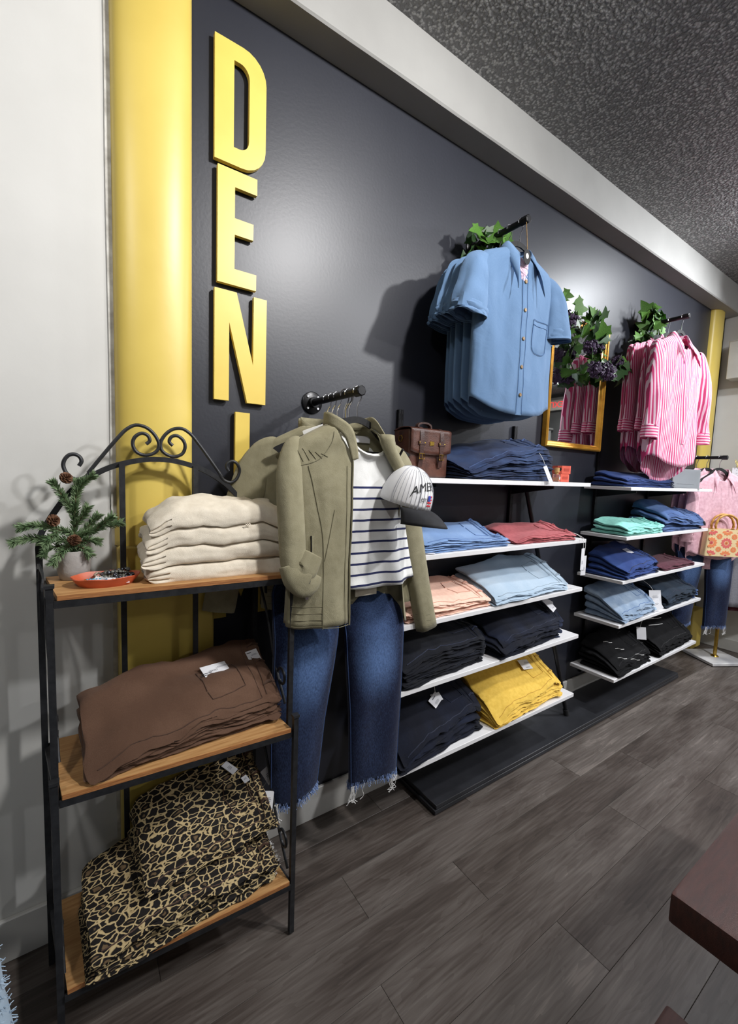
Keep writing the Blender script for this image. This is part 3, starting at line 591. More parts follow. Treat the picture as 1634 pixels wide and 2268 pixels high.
for a in lp[:4]: fringe(a, 0.99, -1.0, 0.4, 60, 0.018, M_fray if 0 else M_thread, 'frayed_hem', 1.0, 0.0006)
# --- nearer bay
sA = fold_stack(1.565, -0.155, T1[0] + .0005, 0.05, 0.57, 0.23, 0.155, 6, D_blue, 'mid blue jeans|beside the leather satchel', '', 'blue jeans beside the satchel', 41, 'jeans', 2, 0.16, (0.26, 0.25), D_navy, S_blue, spread=0.014)
s2a = fold_stack(1.31, -0.165, T1[1] + .0005, 0.03, 0.50, 0.22, 0.075, 3, D_light, 'light blue jeans|left of the dusty red trousers', '', 'light blue jeans', 43, 'jeans', 2, 0.3, (-0.12, 0.35), D_light, S_lb)
s2b = fold_stack(1.85, -0.165, T1[1] + .0005, -0.04, 0.44, 0.22, 0.055, 3, F_coral, 'dusty red trousers|beside the light blue jeans', '', 'dusty red trousers', 47, 'pants', 1, 0.35, (-0.05, 0.4), F_coral, F_coral_d)
s3a = fold_stack(1.22, -0.165, T1[2] + .0005, 0.02, 0.46, 0.23, 0.085, 4, F_peach, 'pale peach trousers|on the third shelf', '', 'pale peach trousers', 53, 'pants', 2, 0.15, (-0.1, 0.3), F_peach, F_peach_d)
s3b = fold_stack(1.74, -0.165, T1[2] + .0005, 0.03, 0.56, 0.235, 0.112, 4, D_pale, 'bleached blue jeans|beside the peach trousers', '', 'bleached blue jeans', 59, 'jeans', 2, 0.2, (-0.02, 0.5), D_pale, S_pale)
s4a = fold_stack(1.21, -0.160, T1[3] + .0005, 0.08, 0.47, 0.235, 0.155, 6, D_dark, 'near black jeans|left of the deep indigo jeans', '', 'near black jeans', 61, 'jeans', 2, 0.12, (0.08, 0.15), D_dark, S_dk)
s4b = fold_stack(1.78, -0.160, T1[3] + .0005, 0.07, 0.50, 0.235, 0.150, 6, D_ind, 'deep indigo jeans|above the mustard yellow trousers', '', 'deep indigo jeans', 67, 'jeans', 2, 0.14, (0.10, 0.32), D_navy, S_dk)
s5a = fold_stack(1.22, -0.160, T1[4] + .0005, 0.12, 0.49, 0.235, 0.165, 6, D_ind, 'dark indigo jeans|beside the mustard yellow trousers', '', 'dark indigo jeans on the bottom shelf', 71, 'jeans', 2, 0.14, (0.14, 0.35), D_dark, S_dk)
s5b = fold_stack(1.79, -0.160, T1[4] + .0005, 0.06, 0.54, 0.235, 0.165, 6, F_yel, 'mustard yellow trousers|on the bottom shelf', '', 'mustard yellow trousers', 73, 'pants', 2, 0.12, (0.05, 0.42), F_yel, F_yel_d)
# --- farther bay
q1 = fold_stack(2.92, -0.150, T2[0] + .0005, -0.02, 0.62, 0.20, 0.080, 3, D_royal, 'bright blue jeans|under the pink striped shirts', '', 'bright blue jeans', 79, 'jeans', 2, 0.2, (-0.1, 0.3), D_navy, S_blue)
q2a = fold_stack(2.84, -0.175, T2[1] + .0005, 0.0, 0.46, 0.21, 0.075, 3, F_mint, 'mint green trousers|on the farther second shelf', '', 'mint green trousers', 83, 'pants', 1, 0.3, (-0.1, 0.25), F_mint, F_mint_d)
q2b = fold_stack(3.42, -0.165, T2[1] + .0005, -0.03, 0.60, 0.22, 0.15, 4, D_dist, 'distressed blue jeans|beside the mint green trousers', '', 'distressed blue jeans', 89, 'jeans', 2, 0.25, (-0.2, 0.3), D_dark, S_blue)
q3a = fold_stack(2.84, -0.165, T2[2] + .0005, 0.05, 0.46, 0.23, 0.135, 4, D_royal, 'royal blue jeans|beside the wine red trousers', '', 'royal blue jeans', 97, 'jeans', 2, 0.15, (0.02, 0.35), D_navy, S_dk)
q3b = fold_stack(3.38, -0.175, T2[2] + .0005, -0.02, 0.44, 0.21, 0.045, 2, F_wine, 'wine red trousers|on the farther third shelf', '', 'wine red trousers', 101, 'pants', 1, 0.2, (0, 0.2), F_wine, F_wine)
q4a = fold_stack(2.84, -0.165, T2[3] + .0005, 0.05, 0.45, 0.235, 0.150, 4, D_acid, 'acid washed jeans|on the farther fourth shelf', '', 'acid washed jeans', 103, 'jeans', 2, 0.15, (0.02, 0.45), D_pale, S_lb)
q4b = fold_stack(3.48, -0.165, T2[3] + .0005, 0.02, 0.52, 0.225, 0.150, 5, D_teal, 'dark teal jeans|beside the acid washed jeans', '', 'dark teal jeans', 107, 'jeans', 2, 0.15, (-0.05, 0.3), D_dist, S_dk)
q5a = fold_stack(2.85, -0.165, T2[4] + .0005, 0.05, 0.46, 0.235, 0.135, 5, M_blackcloth, 'black jeans|nearer on the farther bottom shelf', '', 'black jeans in the left pile', 109, 'jeans', 2, 0.15, (0.02, 0.4), M_blackcloth, S_blk)
q5b = fold_stack(3.45, -0.165, T2[4] + .0005, 0.03, 0.56, 0.235, 0.170, 6, M_blackcloth, 'black jeans|farther on the farther bottom shelf', '', 'black jeans in the right pile', 113, 'jeans', 2, 0.15, (-0.05, 0.45), M_blackcloth, S_blk)
# ================================================================ hanging clothes
class Torso:
    """closed cloth tube hung from the shoulders: keys are (z, x_left, x_right, depth_front, depth_back)"""
    def __init__(s, keys, folds=((7, 0.006, 0.3),), pw=2.6, seed=0.0, top=0.0, bot=-0.6):
        s.k = sorted(keys, key=lambda a: -a[0]); s.folds = folds; s.pw = pw; s.seed = seed; s.z0 = s.k[0][0]; s.z1 = s.k[-1][0]
    def key(s, z):
        k = s.k
        if z >= k[0][0]: return k[0]
        for a, b in zip(k, k[1:]):
            if z >= b[0]:
                t = (a[0] - z) / (a[0] - b[0]); return tuple(a[i] * (1 - t) + b[i] * t for i in range(5))
        return k[-1]
    def p(s, th, z, off=0.0, dz=0.0):               # th = 0 at viewer's right, pi/2 at the front (-y), pi at viewer's left
        _, xl, xr, df, db = s.key(z); c, sn = cos(th), sin(th); e = 2 / s.pw
        x = (xl + xr) / 2 + (xr - xl) / 2 * math.copysign(abs(c) ** e, c); d = df if sn > 0 else db
        y = -math.copysign(abs(sn) ** e, sn) * d
        g = (s.z0 - z) / (s.z0 - s.z1); f = 0
        for n, a, ph in s.folds: f += a * (0.15 + 0.85 * g) * sin(n * th + ph + 1.5 * ns(th * 0.8, z * 2.0, s.seed) + z * 1.2)
        f += 0.016 * g * ns(th * 2.2 + s.seed, z * 3, s.seed) + 0.0045 * ns(th * 6 + z * 5, z * 9 - th * 2, s.seed)
        return Vector((x + c * (off + f * 0.6), y - sn * (off + f), z + dz))
    def th_at(s, x, z):
        _, xl, xr, df, db = s.key(z); q = max(-1, min(1, (x - (xl + xr) / 2) / ((xr - xl) / 2)))
        return math.acos(math.copysign(abs(q) ** (s.pw / 2), q))
    def front(s, x, z, off=0.0): 
        p = s.p(s.th_at(x, z), z, off); return Vector((x, p.y, z))
    def mesh(s, nz=34, nt=72, arc=None, hem=None, neck=0.0):
        mb = MB()
        zs = [s.z0 + (s.z1 - s.z0) * (j / (nz - 1)) ** 1.25 for j in range(nz)]
        def f(u, v):
            z = zs[round(v * (nz - 1))]; g = (s.z0 - z) / (s.z0 - s.z1)
            a0, a1 = arc(z) if arc else (0, 2 * pi); th = a0 + (a1 - a0) * u
            return s.p(th, z, 0, (hem(th) * g ** 3 if hem else 0) - neck * max(0, sin(th)) ** 2 * (1 - g) ** 9)
        return mb.grid(f, nt, nz, arc is None, False)
    def patch(s, x0, x1, z0, z1, off, nu=10, nv=10, shape=None):   # a raised panel on the front
        mb = MB()
        def f(u, v):
            x, z = x0 + (x1 - x0) * u, z0 + (z1 - z0) * v
            if shape: x, z = shape(u, v, x, z)
            return s.front(x, z, off if 0 < u < 1 and 0 < v < 1 else off * 0.15)
        return mb.grid(f, nu, nv)
    def line(s, pts, r, off=0.001, k=8):
        q = smooth_path([(x, 0, z) for x, z in pts], k); return MB().tube([s.front(p.x, p.z, off) for p in q], r, 5)
def solid(o, t, off=-1):
    m = o.modifiers.new('cloth_thickness', 'SOLIDIFY'); m.thickness = t; m.offset = off; return o
def sleeve(path, rx, ry, seed=0, n=22, k=7, fold=0.006, closed_top=True):
    """limp cloth tube along path; rx across, ry front to back, both lists over the path points"""
    P = smooth_path(path, k); m = len(P); mb = MB(); q = len(path) - 1
    def lerp(a, t):
        t *= q; i = min(int(t), q - 1); return a[i] * (1 - t + i) + a[i + 1] * (t - i)
    def f(u, v):
        i = round(v * (m - 1)); T = (P[min(i + 1, m - 1)] - P[max(i - 1, 0)]).normalized(); Y = Vector((0, -1, 0)); Xd = T.cross(Y).normalized(); Yd = Xd.cross(T).normalized()
        a = 2 * pi * u; r_ = 1 + fold / 0.05 * (sin(5 * a + seed + 3 * v) * 0.5 + 1.2 * ns(a * 1.1 + seed, v * 4, seed)) * (0.3 + 0.7 * v)
        return P[i] + Xd * cos(a) * lerp(rx, v) * r_ + Yd * sin(a) * lerp(ry, v) * r_
    return mb.grid(f, n, m, True, False), P
def shirt_collar(rx, ry, zb, drop, h, fall, pt_x, pt_z, m, parent, cx=0, open_=0.25):
    """stand band plus a turned-down fall with two points; open at the front"""
    def neck(t, k=1.0, dz=0.0):                     # t 0..1 from viewer's left front round the back to the right front
        a = pi / 2 + open_ + t * (2 * pi - 2 * open_); return Vector((cx - rx * k * -cos(a), -ry * k * sin(a), zb + dz - drop * max(0, sin(a)) ** 1.5))
    mb = MB(); mb.grid(lambda u, v: neck(u, 1.0 - 0.05 * v, h * v), 30, 4); solid(mb.build('collar_stand', m, parent), 0.002)
    mb = MB()
    def fl(u, v):
        e = max(0, abs(u - 0.5) * 2 - 0.55) / 0.45; p0 = neck(u, 0.95, h); p1 = neck(u, 1.28, h * 0.25 - fall * 0.45)
        s_ = -1 if u < 0.5 else 1
        q = neck(0 if u < 0.5 else 1, 1.0, 0); tip = Vector((q.x + (cx + (1 if neck(0 if u < .5 else 1).x > cx else -1) * pt_x - q.x), q.y - 0.040, zb - pt_z))
        p1 = p1.lerp(tip, e ** 1.5); arch_ = 0.013 * sin(pi * v)
        d = Vector((p0.x - cx, p0.y, 0)); d = d.normalized() if d.length > 1e-6 else d
        return p0.lerp(p1, v) + d * arch_ + Vector((0, -0.004, 0.003 * sin(pi * v)))
    mb.grid(fl, 40, 6); return solid(mb.build('collar', m, parent), 0.0022)

# ---- chambray shirts on the high rail
def make_shirt(front=True):
    t = thing('chambray_shirt', 'x', 'shirt', (0, 0, 0), 0, 'short sleeved chambray shirts on the high rail')
    T = Torso([(-0.075, -0.062, 0.062, 0.040, 0.040), (-0.095, -0.10, 0.10, 0.046, 0.038), (-0.125, -0.180, 0.180, 0.044, 0.030), (-0.165, -0.232, 0.232, 0.042, 0.026), (-0.21, -0.245, 0.245, 0.044, 0.026), (-0.34, -0.225, 0.226, 0.050, 0.028), (-0.55, -0.222, 0.228, 0.054, 0.034), (-0.735, -0.222, 0.232, 0.056, 0.040)],
              ((9, 0.0035, 0.3), (5, 0.005, 1.0)), 2.4, 3.0)
    hem = lambda th: 0.055 * abs(cos(th)) ** 2.2 - 0.012 * (sin(th) < 0)
    solid(T.mesh(40, 84, None, hem, 0.05).build('body', M_cham, t), 0.0018)
    for sgn in (-1, 1):
        pth = [(sgn * 0.165, -0.004, -0.158), (sgn * 0.205, -0.004, -0.180), (sgn * 0.232, -0.008, -0.225), (sgn * 0.248, -0.012, -0.305), (sgn * 0.258, -0.014, -0.385)]
        mb, P = sleeve(pth, [0.022, 0.044, 0.058, 0.070, 0.076], [0.016, 0.028, 0.038, 0.044, 0.046], 2.0 + sgn, 26, 8, 0.010); solid(mb.build('sleeve', M_cham, t), 0.0018)
        mb, P = sleeve([(sgn * 0.254, -0.013, -0.350), (sgn * 0.256, -0.014, -0.370), (sgn * 0.258, -0.014, -0.390)], [0.0755, 0.078, 0.079], [0.0465, 0.048, 0.048], 2.0 + sgn, 26, 4, 0.010)
        solid(mb.build('sleeve_cuff', M_cham, t), 0.002)
    shirt_collar(0.066, 0.048, -0.088, 0.066, 0.030, 0.075, 0.080, 0.180, M_cham, t, 0, 0.52)
    if front:
        T.patch(-0.017, 0.017, -0.735, -0.165, 0.0022, 4, 40).build('button_placket', M_cham, t)
        for x in (-0.015, 0.015): T.line([(x, -0.17), (x, -0.46), (x, -0.73)], 0.0009, 0.0026).build('stitch_line', M_cham_d, t)
        for z in (-0.215, -0.325, -0.435, -0.545, -0.655):
            p = T.front(0.0, z, 0.004); g = MB(); g.lathe([(0, 0.003), (0.006, 0.003), (0.0075, 0.0015), (0.0075, 0), (0, 0)], 14); g.xf(Matrix.Translation(p) @ Matrix.Rotation(pi / 2, 4, 'X')); g.build('button', M_button, t)
        T.patch(0.065, 0.165, -0.345, -0.475, 0.003, 12, 12, lambda u, v, x, z: (x - 0.010 * v, z + (0.020 * abs(2 * u - 1) ** 2.5 if v > 0.7 else 0) * (v - 0.7) / 0.3)).build('chest_pocket', M_cham, t)
        T.line([(0.064, -0.345), (0.166, -0.345)], 0.0012, 0.004).build('stitch_line', M_cham_d, t); T.line([(0.064, -0.365), (0.166, -0.367)], 0.0010, 0.004).build('stitch_line', M_cham_d, t)
        T.line([(0.064, -0.345), (0.060, -0.43), (0.072, -0.468), (0.11, -0.478), (0.15, -0.468), (0.157, -0.43), (0.166, -0.345)], 0.0011, 0.003, 6).build('stitch_line', M_cham_d, t)
        for sgn in (-1, 1): T.line([(sgn * 0.205, -0.150), (sgn * 0.215, -0.24), (sgn * 0.225, -0.31)], 0.001, 0.001).build('armhole_seam', M_cham_d, t)
    return t
G_sh = 'short sleeved chambray shirts on the high rail'; G_h = 'velvet hangers with chrome hooks'
s_front = make_shirt(True); s_front.location = (1.500, -0.268, 2.392); s_front.rotation_euler.z = -0.06; s_front['label'] = 'front light blue chambray shirt with chest pocket and button placket'
s_back = make_shirt(False); s_back.scale.y = 0.42
for k, (x, y, a, lab) in enumerate([(1.510, -0.205, -0.02, 'second chambray shirt, just behind the front one'), (1.500, -0.160, 0.03, 'third chambray shirt from the front of the high rail'), (1.530, -0.115, -0.03, 'fourth chambray shirt from the front, second from the wall'), (1.545, -0.070, 0.02, 'rearmost chambray shirt, closest to the navy wall')]):
    o = s_back if k == 0 else dup(s_back); o.location = (x, y, 2.395); o.rotation_euler.z = a; o['label'] = lab
h0 = hanger(1.52, -0.262, 2.432, 'hanger inside the front chambray shirt', G_h, 0, 0.18, 0.16)
def hang(x, y, z, lab, w=None): return dup(h0, (x, y, z), 0, lab)
for y, lab in ((-0.205, 'second'), (-0.160, 'third'), (-0.115, 'fourth'), (-0.070, 'fifth')): hang(1.52, y, 2.432, f'{lab} hanger from the front of the chambray shirt rail')
# black tag and knotted pink scarf in the collar
t = thing('scarf', 'knotted pale pink scarf inside the collar of the front chambray shirt', 'scarf', (1.492, -0.298, 2.250))
rnd = random.Random(4)
for k in range(6):
    w_ = 0.040 - 0.004 * k
    MB().tube(smooth_path([(-w_, 0.018, 0.035 - 0.012 * k), (-w_ * 0.6, -0.004, 0.010 - 0.012 * k), (0.004, -0.014 - 0.002 * (k % 2), -0.006 - 0.013 * k), (w_ * 0.7, -0.003, 0.012 - 0.012 * k), (w_, 0.018, 0.03 - 0.012 * k)], 5), [0.0095 + 0.002 * sin(j * 1.3 + k) for j in range(21)], 8).build('scarf_fold', fabric('pale_pink_scarf', (236, 208, 220), (214, 176, 196), 90) if k == 0 else bpy.data.materials['pale_pink_scarf'], t)
t = thing('swing_tag', 'black rounded swing tag with a white dot at the chambray collar', 'tag', (1.482, -0.330, 2.262))
mb = MB(); mb.lathe([(0, 0.0008), (0.021, 0.0008), (0.021, -0.0008), (0, -0.0008)], 20, sy=1.35); mb.xf(Matrix.Rotation(pi / 2, 4, 'X')); mb.build('card', M_blackplastic, t)
mb = MB(); mb.lathe([(0, 0.0014), (0.0085, 0.0014), (0.0085, 0.0), (0, 0.0)], 16, sy=1.2); mb.xf(Matrix.Translation((0, 0, 0.004)) @ Matrix.Rotation(pi / 2, 4, 'X')); mb.build('white_dot', M_paper, t)
MB().tube([(0, 0.001, 0.026), (0.010, 0.012, 0.07), (0.022, 0.030, 0.150)], 0.0015, 5).build('string', M_button, t)

# ---- pink striped shirts
def make_pink(front=True):
    t = thing('striped_shirt', 'x', 'shirt', (0, 0, 0), 0, 'pink striped long shirts on the far rail')
    T = Torso([(-0.085, -0.065, 0.065, 0.042, 0.040), (-0.105, -0.11, 0.11, 0.050, 0.036), (-0.145, -0.215, 0.215, 0.050, 0.030), (-0.20, -0.265, 0.265, 0.050, 0.028), (-0.30, -0.275, 0.275, 0.055, 0.030), (-0.5, -0.275, 0.28, 0.062, 0.034), (-0.76, -0.275, 0.29, 0.066, 0.040), (-0.93, -0.265, 0.28, 0.066, 0.045)],
              ((9, 0.006, 0.3), (5, 0.007, 2.0), (13, 0.003, 1)), 2.3, 8.0)
    hem = lambda th: (0.10 * abs(cos(th)) ** 1.6 + (0.05 if sin(th) > 0 else -0.055) * abs(sin(th)) ** 0.7)
    solid(T.mesh(40, 90, None, hem, 0.09).build('body', M_pink, t), 0.0018)
    for sgn in (-1, 1):
        pth = [(sgn * 0.215, -0.008, -0.168), (sgn * 0.245, -0.01, -0.195), (sgn * 0.262, -0.024, -0.30), (sgn * 0.280, -0.034, -0.47), (sgn * 0.298, -0.038, -0.66)]
        mb, P = sleeve(pth, [0.022, 0.042, 0.056, 0.060, 0.052], [0.016, 0.028, 0.036, 0.036, 0.032], 5.0 + sgn, 26, 8, 0.010); solid(mb.build('sleeve', M_pink, t), 0.0018)
        mb, P = sleeve([(sgn * 0.297, -0.038, -0.65), (sgn * 0.300, -0.039, -0.685), (sgn * 0.303, -0.040, -0.725)], [0.052, 0.056, 0.058], [0.034, 0.036, 0.036], 5.0 + sgn, 26, 4, 0.006)
        solid(mb.build('sleeve_cuff', stripes('pink_striped_cuff', (240, 206, 222), (208, 70, 122), 0.0165, 0.52, 2) if 'pink_striped_cuff' not in bpy.data.materials else bpy.data.materials['pink_striped_cuff'], t), 0.002)
    shirt_collar(0.070, 0.050, -0.098, 0.10, 0.030, 0.075, 0.098, 0.185, M_pink, t, 0, 0.55)
    if front:
        T.patch(-0.018, 0.018, -0.74, -0.24, 0.003, 4, 30).build('placket', M_pink, t)
    return t
p_f = make_pink(True); p_f.location = (3.07, -0.268, 2.385); p_f.rotation_euler.z = -0.10; p_f['label'] = 'front pink striped shirt with an open pointed collar'
p_b = make_pink(False); p_b.scale = (1, 0.42, 0.93)
for k, (x, y, a, lab) in enumerate([(3.09, -0.19, 0.02, 'second pink striped shirt, just behind the front one'), (3.09, -0.135, -0.03, 'third pink striped shirt, second from the wall'), (3.10, -0.085, 0.03, 'rearmost pink striped shirt, closest to the wall')]):
    o = p_b if k == 0 else dup(p_b); o.location = (x, y, 2.385); o.rotation_euler.z = a; o['label'] = lab
for y, lab in ((-0.262, 'front'), (-0.19, 'second'), (-0.135, 'third'), (-0.085, 'rearmost')): hang(3.10, y, 2.420, f'{lab} black hanger on the pink striped shirt rail')

# ---- olive jackets, striped tee, jeans and cap on the low rail
def jacket(openf):
    t = thing('olive_jacket', 'x', 'jacket', (0, 0, 0), 0, 'olive cotton jackets on the low rail')
    T = Torso([(-0.100, -0.078, 0.078, 0.046, 0.042), (-0.118, -0.115, 0.115, 0.052, 0.038), (-0.150, -0.175, 0.175, 0.050, 0.034), (-0.185, -0.205, 0.205, 0.046, 0.032), (-0.26, -0.205, 0.208, 0.052, 0.034), (-0.42, -0.190, 0.205, 0.056, 0.036), (-0.55, -0.192, 0.225, 0.058, 0.040), (-0.678, -0.200, 0.260, 0.058, 0.044)],
              ((4, 0.004, 0.5), (7, 0.003, 2.2)), 2.5, 12.0)
    if openf:
        def arc(z):
            xo = 0.085 + 0.11 * sst(-0.11, -0.30, z) + 0.035 * sst(-0.3, -0.6, z); xz = -0.012 - 0.058 * sst(-0.20, -0.102, z) ** 2
            xz = -0.010 - 0.055 * sst(-0.20, -0.105, z)
            return T.th_at(xz, z), T.th_at(min(xo, T.key(z)[2] - 0.004), z) + 2 * pi
    else: arc = None
    hem = lambda th: -0.020 * max(0, sin(th)) + (0.012 * cos(th) if cos(th) < 0 or not openf else -0.07 * cos(th) ** 2)
    solid(T.mesh(44, 90, arc, hem).build('body', M_olive, t), 0.0025)
    if openf:
        L = lambda pts, nm='seam', r=0.0011, off=0.0012: T.line(pts, r, off, 6).build(nm, M_olive_d, t)
        # quilted shoulder, princess seams, hem rows
        L([(-0.075, -0.123), (-0.085, -0.16), (-0.12, -0.205), (-0.175, -0.225), (-0.196, -0.225)])
        for k in range(5): L([(-0.185 + 0.018 * k, -0.172 - 0.004 * k), (-0.165 + 0.018 * k, -0.213 + 0.004 * k)], 'quilting', 0.0009)
        L([(-0.15, -0.225), (-0.125, -0.33), (-0.105, -0.45), (-0.102, -0.705)]); L([(-0.07, -0.35), (-0.085, -0.43), (-0.10, -0.50)])
        for z in (-0.632, -0.652, -0.672, -0.692): L([(-0.188, z), (-0.15, z - 0.003), (-0.104, z - 0.004)], 'quilting', 0.0009)
        L([(-0.102, -0.70), (-0.06, -0.704), (-0.014, -0.704)]); L([(-0.030, -0.22), (-0.028, -0.45), (-0.026, -0.70)], 'seam', 0.0008)
        # front zip
        z_ = MB(); z_.tube([T.front(-0.0105 - 0.02 * 0, zz, 0.0025) for zz in [-0.205 - 0.5 * k / 30 for k in range(31)]], 0.0028, 5); z_.build('zip', M_olive_d, t)
        # welt pocket with zip and puller; the cuff is tucked into it
        T.patch(-0.148, -0.132, -0.425, -0.585, 0.003, 4, 12).build('pocket_welt', M_olive, t)
        T.line([(-0.140, -0.425), (-0.139, -0.585)], 0.0022, 0.003).build('pocket_zip', M_blackmetal, t)
        g = MB(); p = T.front(-0.150, -0.585, 0.006); g.bbox(p + Vector((0, 0, -0.014)), (0.010, 0.004, 0.024), 0.001); g.tube([p + Vector((0, 0, 0.01)), p], 0.003, 6); g.build('zip_puller', M_chrome, t)
        # sleeve hanging and tucked into the pocket
        pth = [(-0.160, -0.002, -0.152), (-0.184, -0.006, -0.178), (-0.198, -0.018, -0.25), (-0.196, -0.036, -0.40), (-0.192, -0.050, -0.50), (-0.168, -0.062, -0.520), (-0.140, -0.060, -0.475)]
        mb, P = sleeve(pth, [0.012, 0.028, 0.036, 0.037, 0.039, 0.038, 0.026], [0.010, 0.020, 0.024, 0.023, 0.020, 0.018, 0.013], 1.0, 24, 9, 0.006); solid(mb.build('sleeve', M_olive, t), 0.002)
        mb, P = sleeve([(-0.185, -0.050, -0.50), (-0.178, -0.060, -0.535), (-0.160, -0.062, -0.555), (-0.143, -0.058, -0.53)], [0.052, 0.050, 0.044, 0.030], [0.018, 0.020, 0.018, 0.012], 3.0, 20, 6, 0.008); solid(mb.build('tucked_cuff', M_olive, t), 0.002)
        pth = [(0.150, 0.0, -0.155), (0.188, 0.0, -0.190), (0.228, 0.004, -0.27), (0.285, 0.010, -0.47), (0.372, 0.004, -0.80)]
        # pulled-back right front, seen edge on under the collar
        mb = MB(); mb.grid(lambda u, v: Vector((0.085 + 0.055 * u + 0.10 * sst(0.0, 0.8, v), -0.052 - 0.018 * sin(pi * u) - 0.006 * v, -0.118 - 0.25 * v)) + Vector((0.004 * ns(u * 3, v * 5, 1), 0, 0)), 8, 16); solid(mb.build('turned_front', M_olive, t), 0.002)
        base = [T.front(-0.014, -0.205, 0.002), T.front(-0.030, -0.160, 0.003), T.front(-0.052, -0.128, 0.003), Vector((-0.078, -0.020, -0.102)), Vector((-0.070, 0.022, -0.100)), Vector((0, 0.043, -0.104)), Vector((0.070, 0.022, -0.100)), Vector((0.082, -0.020, -0.102)), T.front(0.100, -0.125, 0.003), T.front(0.128, -0.165, 0.004), T.front(0.155, -0.215, 0.006)]
        wid = [Vector((0.020, -0.004, 0.008)), Vector((0.026, -0.004, 0.014)), Vector((0.022, -0.006, 0.026)), Vector((0.004, 0, 0.036)), Vector((0.002, 0, 0.034)), Vector((0, -0.002, 0.032)), Vector((-0.002, 0, 0.034)), Vector((-0.004, 0, 0.036)), Vector((-0.010, -0.012, 0.022)), Vector((-0.008, -0.016, 0.014)), Vector((-0.006, -0.014, 0.008))]
        BP, WP = smooth_path(base, 5), smooth_path(wid, 5); mb = MB(); mb.grid(lambda u, v: BP[round(u * (len(BP) - 1))] + WP[round(u * (len(BP) - 1))] * v, len(BP), 5); solid(mb.build('band_collar', M_olive, t), 0.003)
        MB().tube([b_ + w_ * 0.02 + Vector((0, -0.002, 0)) for b_, w_ in zip(BP, WP)], 0.0011, 5).build('seam', M_olive_d, t)
        MB().tube(smooth_path([(-0.03, 0.030, -0.118), (-0.028, 0.024, -0.132), (0.028, 0.024, -0.132), (0.03, 0.030, -0.118)], 4), 0.003, 6).build('hanging_loop', M_olive, t)
    else:
        pth = [(-0.150, -0.004, -0.158), (-0.188, -0.006, -0.190), (-0.230, -0.010, -0.27), (-0.285, -0.014, -0.45), (-0.318, -0.014, -0.62), (-0.330, -0.014, -0.70)]
        mb, P = sleeve(pth, [0.020, 0.044, 0.054, 0.052, 0.047, 0.046], [0.014, 0.026, 0.032, 0.028, 0.026, 0.026], 4.0, 22, 8, 0.007); solid(mb.build('sleeve', M_olive, t), 0.002)
        pth = [(0.150, 0.0, -0.155), (0.188, 0.0, -0.190), (0.226, 0.004, -0.27), (0.262, 0.010, -0.47), (0.285, 0.010, -0.70)]
        mb = MB(); mb.grid(lambda u, v: (lambda a: Vector((0.080 * cos(a), -0.048 * sin(a), -0.104 - 0.03 * max(0, sin(a)) + 0.032 * v)))(2 * pi * u), 28, 4, True, False); solid(mb.build('band_collar', M_olive, t), 0.003)
        for z in (-0.632, -0.655, -0.678): T.line([(-0.18, z), (0.0, z - 0.004), (0.22, z)], 0.0009, 0.0012).build('quilting', M_olive_d, t)
    mb, P = sleeve(pth, [0.020, 0.042, 0.052, 0.048, 0.043], [0.014, 0.026, 0.032, 0.028, 0.026], 7.0, 22, 8, 0.006); solid(mb.build('sleeve', M_olive, t), 0.002)
    e = Vector(pth[-1]); d = (Vector(pth[-1]) - Vector(pth[-2])).normalized()
    for k in range(3):
        c = e - d * (0.016 + 0.022 * k); MB().tube([c + Vector((0.0445 * cos(a), -0.0275 * sin(a), 0)) for a in [i * 2 * pi / 20 for i in range(20)]], 0.001, 4, False, True).build('quilting', M_olive_d, t)
    return t
j1 = jacket(True); j1.location = (0.704, -0.306, 1.640); j1['label'] = 'open olive jacket in front, its left cuff tucked in the zip pocket'
jb = jacket(False); jb.scale.y = 0.42
for k, (x, y, a, lab) in enumerate([(0.690, -0.190, -0.33, 'second olive jacket, behind the open front one'), (0.700, -0.155, -0.33, 'third olive jacket from the front, second from the wall'), (0.715, -0.120, -0.32, 'rearmost olive jacket, closest to the navy wall')]):
    o = jb if k == 0 else dup(jb); o.location = (x, y, 1.645); o.rotation_euler.z = a; o['label'] = lab
for y, lab in ((-0.312, 'front hanger on the low rail, inside the open olive jacket'), (-0.262, 'hanger carrying the striped top on the low rail'), (-0.235, 'hanger carrying the long blue jeans on the low rail'), (-0.190, 'hanger of the second olive jacket'), (-0.155, 'hanger of the third olive jacket'), (-0.120, 'rearmost hanger on the low rail near the wall flange')): hang(0.732, y, 1.650, lab)
# striped tee
t = thing('striped_shirt', 'white cotton shirt with navy stripes under the open olive jacket', 'shirt', (0.775, -0.298, 1.640), 0.0)
T = Torso([(-0.122, -0.088, 0.088, 0.046, 0.032), (-0.150, -0.125, 0.125, 0.044, 0.028), (-0.19, -0.165, 0.165, 0.036, 0.022), (-0.26, -0.165, 0.168, 0.036, 0.022), (-0.42, -0.15, 0.185, 0.038, 0.022), (-0.600, -0.13, 0.215, 0.050, 0.022)], ((7, 0.005, 0.5), (11, 0.0025, 1.2)), 2.4, 21.0)
solid(T.mesh(40, 80, None, lambda th: 0.008 * cos(th * 2), 0.062).build('body', M_tee, t), 0.0016)
MB().tube([T.p(a, -0.122, 0.001, -0.062 * max(0, sin(a)) ** 2) for a in [i * 2 * pi / 36 for i in range(36)]], 0.0055, 6, False, True).build('ribbed_neck', M_teeplain, t)
mb = MB(); mb.bbox((0.0, 0.018, -0.132), (0.06, 0.002, 0.022), 0.0006); mb.build('neck_label', M_paper, t, False)
mb = MB(); mb.bbox((0.02, -0.006, -0.620), (0.085, 0.002, 0.045), 0.0006); mb.build('size_strip', fabric('cream_strip', (226, 216, 196), (216, 206, 186)), t, False)
